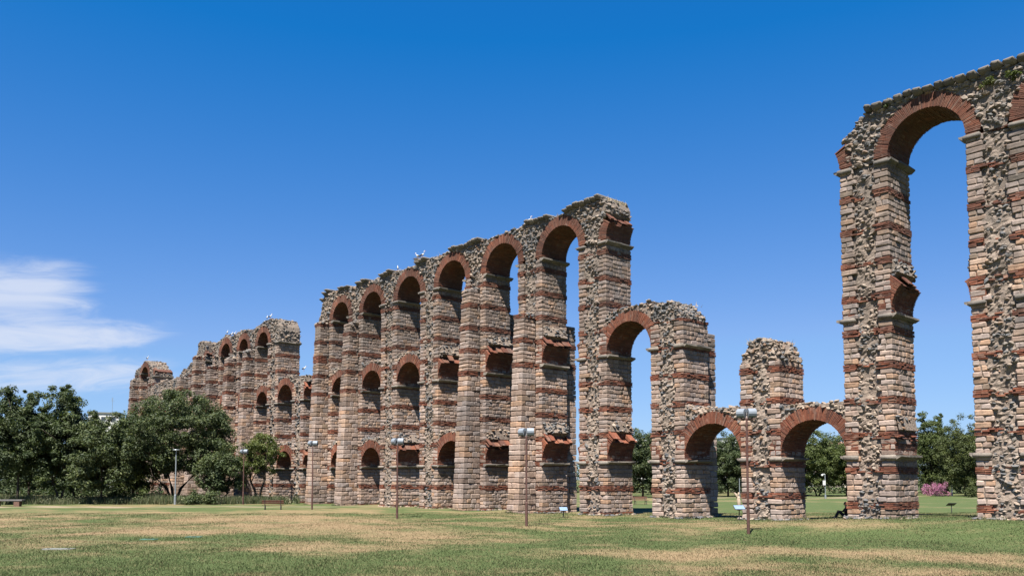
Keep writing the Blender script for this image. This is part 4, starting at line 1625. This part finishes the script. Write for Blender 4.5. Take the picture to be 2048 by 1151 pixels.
x, y, px, d = scatter(60000, -120, 600, 93.4, 106)
keep = ((px < 335) | (px > 365) | (d > 95)) & ((px < 470) | (d > 94.5))
keep &= vnoise(x * 0.35, y * 0.35, 31) > 0.22
keep &= ~pt_in_fields(x, y) & (y < 47.6)
x, y = x[keep], y[keep]
cx_, cy_, cpx, cd_ = scatter(420, -120, 600, 93.6, 99.0)
kk = ((cpx < 335) | (cpx > 362) | (cd_ > 95)) & ((cpx < 470) | (cd_ > 95)) & (vnoise(cx_ * 0.4, cy_ * 0.4, 33) > 0.35) & (cy_ < 47.6)
g = Geo()
leaf_cloud(g, [(a_, b_, 0.2 + 0.45 * rng.random()) for a_, b_ in zip(cx_[kk], cy_[kk])], rng.uniform(0.35, 0.7, int(kk.sum())), 45, 0.10)
g.build('undergrowth', M['weed'], kind='stuff')
blades('tall_weeds', x, y, rng.uniform(0.3, 1.0, len(x)) * (0.5 + vnoise(x * 0.3, y * 0.3, 32)), 0.035, 'weed', 0.22)

# grass blades of the nearer lawn, densest close to the viewer
N = 390000
d = 22.5 + 48 * rng.random(N) ** 1.7
k = rng.uniform(-0.70, 0.85, N)
x, y = d * (FWD[0] + k * RGT[0]), d * (FWD[1] + k * RGT[1])
keep = ~pt_in_fields(x, y)
x, y, d = x[keep], y[keep], d[keep]
dr = dryness(x, y) + 0.7 * (vnoise(x * 1.3, y * 1.3, 41) - 0.5) + rng.normal(0, 0.26, len(x))
hh = rng.uniform(0.025, 0.075, len(x)) * np.where(dr < 0.45, 1.15, 0.8) * (0.7 + 0.6 * vnoise(x * 0.9, y * 0.9, 43))
blades('lawn_grass', x, y, hh, 0.010 + 0.00022 * d, 'blades', 0.5, dr)
# rank grass round the feet of the piers
xs_, ys_ = [], []
for k_, v_ in PIERS.items():
    if v_[0] < -90:
        continue
    n = 500
    t = rng.random(n)
    fx = np.where(t < 0.5, v_[0] + rng.uniform(-1.7, 1.7, n), v_[0] + W / 2 + np.abs(rng.normal(0.05, 0.15, n)))
    base = YF - (2.0 if v_[2] else 0.0)
    fy = np.where(t < 0.5, np.where(np.abs(fx - v_[0]) < 0.8, base, YF) - np.abs(rng.normal(0.08, 0.15, n)), rng.uniform(YF, YB, n))
    xs_.append(fx)
    ys_.append(fy)
x, y = np.concatenate(xs_), np.concatenate(ys_)
keep = vnoise(x * 1.1, y * 1.1, 51) > 0.42
x, y = x[keep], y[keep]
blades('pier_foot_grass', x, y, rng.uniform(0.08, 0.26, len(x)), 0.02, 'weed', 0.35)


# ------------------------------------------------------------------ street furniture
def add_box(g, c, s, rot=None, r=0.0):
    B = [[-s[0] / 2, s[0] / 2, -s[1] / 2, s[1] / 2, -s[2] / 2, s[2] / 2]]
    V = rounded(B, r, 0.0)[0] if r else boxes(B)[0]
    if rot is not None:
        V = V @ np.array(rot.to_3x3()).T
    g.add(V[None] + np.array(c), RQ if r else BOXQ, RT if r else None)


def floodlight_pole(px, py, bar_py, label, turn):
    at = on_ground(px, py)
    d = at[0] * FWD[0] + at[1] * FWD[1]
    H = CAM_H + (958 - bar_py) / F_PX * d - at[2]
    root = empty('floodlight_pole', at, label, 'floodlight pole', 'floodlight poles in front of the aqueduct')
    root.rotation_euler = (0, 0, turn)
    g = Geo()
    tube_pts(g, [(0, 0, -0.2), (0, 0, 1.35), (0, 0, 1.40), (0, 0, H)], [0.082, 0.082, 0.06, 0.055], 10)
    g.build('pole', M['rust'], root, at, smooth=False, local=True)
    g = Geo()
    add_box(g, (0, 0, H + 0.03), (0.86, 0.09, 0.07), None, 0.01)
    g.build('crossbar', M['rust'], root, at, local=True)
    for s in (-1, 1):
        rot = Matrix.Rotation(s * 0.38, 4, 'Z') @ Matrix.Rotation(R(-18), 4, 'X')
        c = Vector((s * 0.26, 0.0, H + 0.34))
        # housing: a drum-backed box, glass towards the aqueduct (+Y)
        prof = [(0.20, -0.24), (0.20, 0.24), (0.10, 0.26), (-0.08, 0.22), (-0.17, 0.10), (-0.20, 0.0), (-0.17, -0.12), (-0.08, -0.22), (0.10, -0.26)]
        n = len(prof)
        V = np.array([(x_, y_ * 0.9, z_ * 0.9) for x_ in (-0.20, 0.20) for y_, z_ in prof])
        Q = [(i, (i + 1) % n, n + (i + 1) % n, n + i) for i in range(n)]
        T = [(0, i + 1, i) for i in range(1, n - 1)] + [(n, n + i, n + i + 1) for i in range(1, n - 1)]
        V = V @ np.array(rot.to_3x3()).T
        g = Geo()
        g.add(V[None] + np.array(c), Q, T)
        lamp = g.build('floodlight', M['housing'], root, at, local=True)
        g = Geo()
        add_box(g, c + rot @ Vector((0, 0.19, 0)), (0.35, 0.02, 0.38), rot)
        g.build('lens', M['glass'], lamp, at, local=True)
        g = Geo()
        for e in (-1, 1):
            add_box(g, c + rot @ Vector((e * 0.215, 0, -0.12)), (0.02, 0.07, 0.34), rot)
        tube_pts(g, [(s * 0.26, 0, H), (s * 0.26, 0, H + 0.12)], 0.03, 8)
        g.build('bracket', M['dark'], lamp, at, local=True)
    return root


floodlight_pole(1497, 1067, 838, 'nearest and tallest brown floodlight pole, in front of the short broken pier', 0.5)
floodlight_pole(1053, 1051, 874, 'brown floodlight pole in front of the pier with the big buttress', 0.45)
floodlight_pole(794, 1036, 891, 'brown floodlight pole in front of two low arches, third from the right', 0.42)
floodlight_pole(624, 1018, 893, 'brown floodlight pole in front of the left end buttress of the main group', 0.45)
floodlight_pole(486, 1008, 908, 'farthest brown floodlight pole, in front of the light green tree', 0.4)


def street_lamp(px, py, top, label):
    at = on_ground(px, py)
    d = at[0] * FWD[0] + at[1] * FWD[1]
    H = CAM_H + (958 - top) / F_PX * d - at[2]
    root = empty('street_lamp', at, label, 'street lamp')
    g = Geo()
    tube_pts(g, [(0, 0, -0.1), (0, 0, 1.05), (0, 0, 1.1), (0, 0, H - 0.1)], [0.14, 0.13, 0.08, 0.06], 10)
    g.build('pole', M['galv'], root, at, local=True)
    g = Geo()
    tube_pts(g, [(0, 0, H - 0.12), (0, 0, H - 0.06), (0, 0, H)], [0.12, 0.38, 0.34], 16)
    g.build('lamp_head', M['galv'], root, at, local=True)
    return root


street_lamp(350, 1008, 898, 'grey street lamp with a flat disc head before the big round tree')
street_lamp(1904, 991, 956, 'thin pale lamp post with a dark base beside the pine')
at = ground_at(1478, 118)
root = empty('thin_post', at, 'thin pale blue post behind the dead stump', 'post')
g = Geo()
tube_pts(g, [(0, 0, -0.1), (0, 0, 1.0), (0, 0, 2.9)], [0.07, 0.06, 0.05], 8)
g.build('pole', M['galv'], root, at, local=True)
g = Geo()
tube_pts(g, [(0, 0, 2.9), (0, 0, 2.98)], [0.07, 0.03], 8)
g.build('cap', M['dark'], root, at, local=True)

# camera post
at = on_ground(1651, 996)
root = empty('camera_post', at, 'white camera post with a white cabinet on the lawn under the right low arch', 'camera post')
root.rotation_euler = (0, 0, YAW)
g = Geo()
tube_pts(g, [(0, 0, -0.1), (0, 0, 0.5), (0, 0, 0.52), (0, 0, 3.55)], [0.13, 0.13, 0.06, 0.055], 10)
g.build('pole', M['galv'], root, at, local=True)
g = Geo()
add_box(g, (-0.17, -0.06, 2.25), (0.38, 0.24, 0.68), None, 0.02)
g.build('cabinet', M['white'], root, at, local=True)
g = Geo()
tube_pts(g, [(0.02, 0, 3.5), (-0.42, 0, 3.52)], 0.05, 8)
ellipsoid(g, (-0.40, 0, 3.36), (0.17, 0.17, 0.16))
g.build('camera', M['white'], root, at, local=True)


def sign(px, py, w, h, mat, label, face_cam=True, tilt=35, twin=False):
    at = on_ground(px, py)
    root = empty('information_lectern', at, label, 'information board')
    root.rotation_euler = (0, 0, YAW + (0.15 if face_cam else math.pi + 0.1))
    g = Geo()
    tube_pts(g, [(0, 0.02, -0.1), (0, 0.02, h - 0.06)], 0.035, 8)
    g.build('post', M['dark'], root, at, local=True)
    rot = Matrix.Rotation(R(tilt), 4, 'X')
    for k in ((-0.5, 0.5) if twin else (0,)):
        g = Geo()
        add_box(g, (k * w, 0, h), (w * 0.97 if twin else w, 0.45, 0.03), rot, 0.006)
        b = g.build('board', M['panel_dark'], root, at, local=True)
        g = Geo()
        add_box(g, Vector((k * w, 0, h)) + rot @ Vector((0, 0, 0.018)), ((w - 0.06), 0.40, 0.006), rot)
        g.build('panel', M[mat], b, at, local=True)


sign(1479, 1040, 0.72, 0.82, 'panel', 'pale blue information board left of the nearest floodlight pole')
sign(1127, 1034, 0.62, 0.62, 'panel', 'small blue information board at the foot of the tallest main pier')
sign(1903, 1024, 0.37, 0.68, 'panel_dark', 'dark twin information board on the lawn left of the rightmost pier', False, 30, True)
sign(313, 979, 0.6, 0.62, 'panel', 'small blue board behind the tall weeds near the far piers')


def bench(px, py, turn, label, length=1.75):
    at = on_ground(px, py)
    root = empty('park_bench', at, label, 'bench', 'red-brown park benches')
    root.rotation_euler = (0, 0, turn)
    for i in range(3):
        g = Geo()
        add_box(g, (0, -0.17 + 0.16 * i, 0.44), (length, 0.13, 0.04), None, 0.008)
        g.build('seat_plank', M['wood'], root, at, local=True)
    for i in range(2):
        g = Geo()
        add_box(g, (0, 0.24 + 0.03 * i, 0.63 + 0.17 * i), (length, 0.035, 0.14), Matrix.Rotation(R(-10), 4, 'X'), 0.008)
        g.build('back_plank', M['wood'], root, at, local=True)
    for s in (-1, 1):
        g = Geo()
        tube_pts(g, [(s * length * 0.36, -0.22, -0.03), (s * length * 0.36, -0.18, 0.41)], 0.035, 6)
        tube_pts(g, [(s * length * 0.36, 0.26, -0.03), (s * length * 0.36, 0.18, 0.41), (s * length * 0.36, 0.30, 0.88)], 0.035, 6)
        tube_pts(g, [(s * length * 0.36, -0.2, 0.40), (s * length * 0.36, 0.2, 0.40)], 0.03, 6)
        g.build('leg', M['dark'], root, at, local=True)


bench(546, 1018.5, YAW + math.pi + 0.15, 'red-brown bench seen from behind in front of the weeds', 1.95)
bench(1281, 1008, YAW + 0.25, 'red-brown bench beyond the gap between tall and half-height piers', 1.75)
# low bench at the left edge
at = on_ground(14, 1012)
root = empty('low_bench', at, 'low grey slab bench on brick supports at the left edge', 'bench')
root.rotation_euler = (0, 0, YAW)
for i in range(2):
    g = Geo()
    add_box(g, (0, -0.15 + 0.31 * i, 0.62), (3.4, 0.29, 0.16), None, 0.02)
    g.build('seat_beam', M['greywood'], root, at, local=True)
for s in (-1, 1):
    g = Geo()
    add_box(g, (s * 1.1, 0, 0.24), (0.6, 0.5, 0.6), None, 0.02)
    g.build('support', M['redbrick'], root, at, local=True)
# inspection covers in the lawn
at = on_ground(117, 1098)
root = empty('concrete_cover', (at[0], at[1], at[2]), 'pale concrete slab set in the grass at the lower left', 'slab')
root.rotation_euler = (0, 0, YAW)
g = Geo()
add_box(g, (0, 0, -0.02), (1.15, 0.42, 0.13), None, 0.015)
g.build('slab', M['concrete'], root, at, local=True)
g = Geo()
for s in (-1, 1):
    add_box(g, (s * 0.4, 0, 0.05), (0.1, 0.03, 0.02))
g.build('lifting_handle', M['dark'], root, at, local=True)
for px, py, lab in ((298, 1078.5, 'green irrigation lid in the dark grass, left one of two'), (388, 1073.5, 'green irrigation lid in the dark grass, right one of two')):
    at = on_ground(px, py)
    root = empty('irrigation_lid', at, lab, 'lid', 'irrigation lids in the lawn')
    root.rotation_euler = (0, 0, YAW)
    g = Geo()
    add_box(g, (0, 0, -0.01), (0.75, 0.42, 0.11), None, 0.02)
    g.build('lid', M['greenlid'], root, at, local=True)
    g = Geo()
    add_box(g, (0, 0, 0.05), (0.2, 0.06, 0.02))
    g.build('grip', M['dark'], root, at, local=True)


# ------------------------------------------------------------------ storks and their nest
def stork(at, turn, label, pose=0.0, crouch=False):
    root = empty('stork', at, label, 'stork', 'storks on the aqueduct')
    root.rotation_euler = (0, 0, turn)
    root.scale = (0.64, 0.64, 0.64)
    lh = 0.12 if crouch else 0.46
    g = Geo()
    ellipsoid(g, (0, 0, lh + 0.16), (0.30, 0.14, 0.16), 10, 7, Matrix.Rotation(R(-22), 4, 'Y'))
    z = lh + 0.22
    tube_pts(g, [(0.18, 0, z), (0.29, 0, z + 0.10 + pose * 0.06), (0.27, 0, z + 0.24 + pose * 0.08), (0.31, 0, z + 0.34 + pose * 0.1)], [0.085, 0.06, 0.045, 0.045], 8)
    ellipsoid(g, (0.335, 0, z + 0.36 + pose * 0.1), (0.075, 0.055, 0.058), 8, 6)
    g.build('body', M['feather'], root, at, smooth=True, local=True)
    g = Geo()
    tube_pts(g, [(0.38, 0, z + 0.355 + pose * 0.1), (0.60, 0, z + 0.30 + pose * 0.1)], [0.022, 0.005], 6)
    g.build('beak', M['beak'], root, at, local=True)
    for s in (-1, 1):
        g = Geo()
        ellipsoid(g, (-0.16, s * 0.10, lh + 0.11), (0.30, 0.055, 0.10), 8, 5, Matrix.Rotation(R(-28), 4, 'Y'))
        g.build('wing', M['blackfeather'], root, at, smooth=True, local=True)
        g = Geo()
        tube_pts(g, [(0.0, s * 0.05, lh + 0.06), (-0.02, s * 0.05, lh * 0.5), (0.0, s * 0.05, 0.0), (0.08, s * 0.06, -0.01)], [0.022, 0.014, 0.014, 0.01], 6)
        g.build('leg', M['beak'], root, at, local=True)


def crest_at(px, lift=0.0):
    """the top of the wall under an image column, a little behind the front edge"""
    d = cam_ray(px, 600)
    t = (YF + 0.35) / d.y
    x = t * d.x
    return x, float(crest(np.array([x]))[0]) + lift


sx, sz = crest_at(836)
nest_at = (sx, YF + 0.5, float(topz(sx)) + 0.30)
root = empty('stork_nest', nest_at, 'big round stork nest of twigs on top of the aqueduct', 'nest')
g = Geo()
for i in range(420):
    a = rng.random() * 6.283
    r = 0.62 * rng.random() ** 0.4
    z = rng.uniform(-0.12, 0.5)
    r *= 0.75 + 0.4 * z
    c = Vector((math.cos(a) * r, math.sin(a) * r, z))
    t = Vector((-math.sin(a), math.cos(a), rng.normal(0, 0.25))) + Vector((rng.normal(0, 0.35), rng.normal(0, 0.35), 0))
    t = t.normalized() * rng.uniform(0.15, 0.32)
    tube_pts(g, [c - t, c + t], 0.013, 4, cap=False)
g.build('twigs', M['twig'], root, nest_at, local=True)
g = Geo()
ellipsoid(g, (0, 0, 0.2), (0.52, 0.52, 0.24), 12, 6)
g.build('nest_core', M['twig'], root, nest_at, local=True)
stork((nest_at[0] - 0.30, nest_at[1], nest_at[2] + 0.42), math.pi + 0.8, 'left one of the two storks standing in the nest', 0.0)
stork((nest_at[0] + 0.35, nest_at[1] + 0.1, nest_at[2] + 0.42), 0.6, 'right one of the two storks standing in the nest, neck upright', 1.6)
for px, turn, lab, po, cr, lf in ((1058, 0.5, 'lone white stork on the coping near the highest pier of the main group', 1.0, True, 0.25), (795, 2.6, 'stork standing left of the nest', 0.2, False, 0.0),
                                  (610, 0.8, 'stork on the low broken pier left of the main group', 0.0, False, 0.85),
                                  (529, 2.5, 'left and lowest of three storks on the tallest far pier', -0.5, True, 0.0), (535, 2.5, 'middle one of three storks on the tallest far pier', 0.3, False, 0.1), (541, 0.6, 'right one of three storks on the tallest far pier', 0.0, False, 0.1),
                                  (456, 2.4, 'left one of three storks in the row on the far arches', 0.2, False, 0.0), (464, 0.5, 'middle one of three storks in the row on the far arches', 0.1, False, 0.0), (470, 0.7, 'right one of three storks in the row on the far arches', 0.2, False, 0.0),
                                  (298, 0.4, 'stork alone on the farthest ruined arch', 0.3, False, 0.1)):
    x, z = crest_at(px, lf)
    if z < 5:
        z = 14.9
    stork((x, YF + 0.35, z + 0.06), turn, lab, po, cr)


# ------------------------------------------------------------------ person resting in the shade
def person():
    x, y, z = ground_at(1688, 54.2)
    root = empty('person', (x, y, z), 'person in dark clothes sitting on the grass in the shade of the tall pier', 'person')
    # faces left along the wall, knees drawn up
    root.rotation_euler = (0, 0, math.pi + YAW * 0.9)
    J = {'pelvis': (0, 0, 0.13), 'waist': (-0.07, 0, 0.32), 'chest': (-0.10, 0, 0.52), 'neck': (-0.06, 0, 0.70), 'headb': (-0.03, 0, 0.78), 'head': (0.0, 0, 0.88), 'crown': (0.0, 0, 0.96)}
    E = [('pelvis', 'waist'), ('waist', 'chest'), ('chest', 'neck'), ('neck', 'headb'), ('headb', 'head'), ('head', 'crown')]
    Rr = {'pelvis': .145, 'waist': .13, 'chest': .155, 'neck': .062, 'headb': .075, 'head': .098, 'crown': .07}
    for s, n in ((-1, 'r'), (1, 'l')):
        J.update({'hip' + n: (0.02, s * 0.10, 0.12), 'knee' + n: (0.42, s * 0.13, 0.42), 'ankle' + n: (0.60, s * 0.13, 0.06), 'toe' + n: (0.78, s * 0.14, 0.035),
                  'sh' + n: (-0.08, s * 0.19, 0.61), 'elb' + n: (0.10, s * 0.24, 0.40), 'wri' + n: (0.36, s * 0.13, 0.44), 'hand' + n: (0.43, s * 0.08, 0.46)})
        E += [('pelvis', 'hip' + n), ('hip' + n, 'knee' + n), ('knee' + n, 'ankle' + n), ('ankle' + n, 'toe' + n), ('chest', 'sh' + n), ('sh' + n, 'elb' + n), ('elb' + n, 'wri' + n), ('wri' + n, 'hand' + n)]
        Rr.update({'hip' + n: .10, 'knee' + n: .068, 'ankle' + n: .045, 'toe' + n: .035, 'sh' + n: .07, 'elb' + n: .046, 'wri' + n: .032, 'hand' + n: .034})
    names = list(J)
    me = bpy.data.meshes.new('body')
    me.from_pydata([J[k] for k in names], [(names.index(a), names.index(b)) for a, b in E], [])
    o = bpy.data.objects.new('body', me)
    link(o, root, (x, y, z))
    sk = o.modifiers.new('skin', 'SKIN')
    for i, k in enumerate(names):
        me.skin_vertices[0].data[i].radius = (Rr[k], Rr[k])
    me.skin_vertices[0].data[0].use_root = True
    sb = o.modifiers.new('sub', 'SUBSURF')
    sb.levels = sb.render_levels = 2
    dg = bpy.context.evaluated_depsgraph_get()
    ev = o.evaluated_get(dg)
    m2 = bpy.data.meshes.new_from_object(ev)
    o.modifiers.clear()
    o.data = m2
    m2.materials.clear()
    for k in ('skin', 'shirt', 'trousers'):
        m2.materials.append(M[k])
    for p in m2.polygons:
        p.use_smooth = True
        c = p.center
        arm = abs(c.y) > 0.155 and c.x < 0.3 and c.z > 0.3
        if c.z > 0.72 or (c.x > 0.33 and c.z > 0.40 and abs(c.y) < 0.12) or (c.x > 0.26 and c.z > 0.36 and abs(c.y) > 0.20):
            p.material_index = 0
        elif (c.x < 0.07 and c.z > 0.22) or arm:
            p.material_index = 1
        else:
            p.material_index = 2
    g = Geo()
    ellipsoid(g, (-0.025, 0, 0.92), (0.115, 0.105, 0.105), 12, 8)
    g.build('hair', M['hair'], root, (x, y, z), smooth=True, local=True)
    for s, n in ((-1, 'r'), (1, 'l')):
        h = Vector(J['hand' + n])
        g = Geo()
        for f in range(4):
            b = h + Vector((0.02, s * (-0.02 + 0.016 * f), 0.012 * (1.5 - f)))
            tube_pts(g, [b, b + Vector((0.045, -s * 0.012, -0.01)), b + Vector((0.065 - 0.006 * abs(f - 1), -s * 0.03, -0.04))], [0.010, 0.009, 0.007], 5)
        tube_pts(g, [h + Vector((-0.01, -s * 0.02, 0.02)), h + Vector((0.03, -s * 0.05, 0.03))], [0.012, 0.008], 5)
        g.build('fingers', M['skin'], root, (x, y, z), smooth=True, local=True)
    g = Geo()
    for s in (-1, 1):
        ellipsoid(g, (0.085, s * 0.036, 0.885), (0.014, 0.016, 0.010), 6, 4)
    g.build('eyes', M['dark'], root, (x, y, z), local=True)
    g = Geo()
    tube_pts(g, [(0.09, 0, 0.885), (0.122, 0, 0.855), (0.09, 0, 0.848)], [0.010, 0.016, 0.010], 6)
    add_box(g, (0.092, 0, 0.825), (0.014, 0.045, 0.010))
    for s in (-1, 1):
        ellipsoid(g, (-0.01, s * 0.10, 0.875), (0.025, 0.012, 0.032), 6, 5)
    g.build('face_features', M['skin'], root, (x, y, z), smooth=True, local=True)


person()


# ------------------------------------------------------------------ far buildings
def building(px, d, top_py, w, depth, mat, label, floors, roof='flat', bays=5):
    at = ground_at(px, d)
    H = CAM_H + (958 - top_py) / F_PX * d
    root = empty('apartment_building', at, label, 'building', 'far buildings')
    root.rotation_euler = (0, 0, YAW + 0.25)
    g = Geo()
    add_box(g, (0, depth / 2, H / 2), (w, depth, H))
    wall = g.build('wall', M[mat], root, at, local=True)
    g = Geo()
    if roof == 'flat':
        add_box(g, (0, depth / 2, H + 0.2), (w + 0.6, depth + 0.6, 0.4))
    else:
        V = np.array([(-w / 2 - 0.4, -0.4, H), (w / 2 + 0.4, -0.4, H), (w / 2 + 0.4, depth + 0.4, H), (-w / 2 - 0.4, depth + 0.4, H), (-w / 2 + 1, depth / 2, H + 2.2), (w / 2 - 1, depth / 2, H + 2.2)])
        g.add(V[None], [(0, 1, 5, 4), (2, 3, 4, 5), (0, 3, 2, 1)], [(1, 2, 5), (3, 0, 4)])
    rf = g.build('roof', M['roof' if roof != 'flat' else 'concrete'], root, at, local=True)
    g = Geo()
    tube_pts(g, [(w * 0.2, depth * 0.4, H), (w * 0.2, depth * 0.4, H + 5.5)], 0.06, 6)
    for k in range(4):
        add_box(g, (w * 0.2, depth * 0.4, H + 4.2 + 0.35 * k), (1.1 - 0.15 * k, 0.05, 0.05))
    g.build('antenna', M['galv'], rf, at, local=True)
    fh = H / floors
    for f in range(floors):
        if f < floors - 4:
            continue
        for b in range(bays):
            xx = -w / 2 + w * (b + 0.5) / bays
            zz = fh * (f + 0.55)
            g = Geo()
            for sx_, sz_, cx_, cz_ in ((1.5, 0.1, 0, 0.75), (1.5, 0.1, 0, -0.75), (0.1, 1.4, -0.7, 0), (0.1, 1.4, 0.7, 0)):
                add_box(g, (xx + cx_, -0.06, zz + cz_), (sx_, 0.12, sz_))
            fr = g.build('window', M['white'], root, at, local=True)
            g = Geo()
            add_box(g, (xx, -0.02, zz), (1.3, 0.04, 1.4))
            g.build('pane', M['window'], fr, at, local=True)


building(205, 270, 826, 9, 9, 'plaster', 'white apartment building rising over the left trees', 6, bays=3)
building(1276, 420, 876, 10, 10, 'plaster', 'white building top in the gap by the bench', 5, bays=4)
building(1464, 430, 876, 9, 10, 'plaster', 'white building seen under the left low arch', 5, bays=4)
building(1664, 320, 889, 9, 9, 'plaster', 'white building seen under the right low arch', 5, bays=4)
building(1684, 300, 893, 9, 10, 'plaster_pink', 'pale building with a tiled roof beside the tall free pier', 4, 'hip', 4)

print('OBJECTS', len(bpy.data.objects), 'TRIS', sum(len(m_.loops) - 2 * len(m_.polygons) for m_ in bpy.data.meshes))
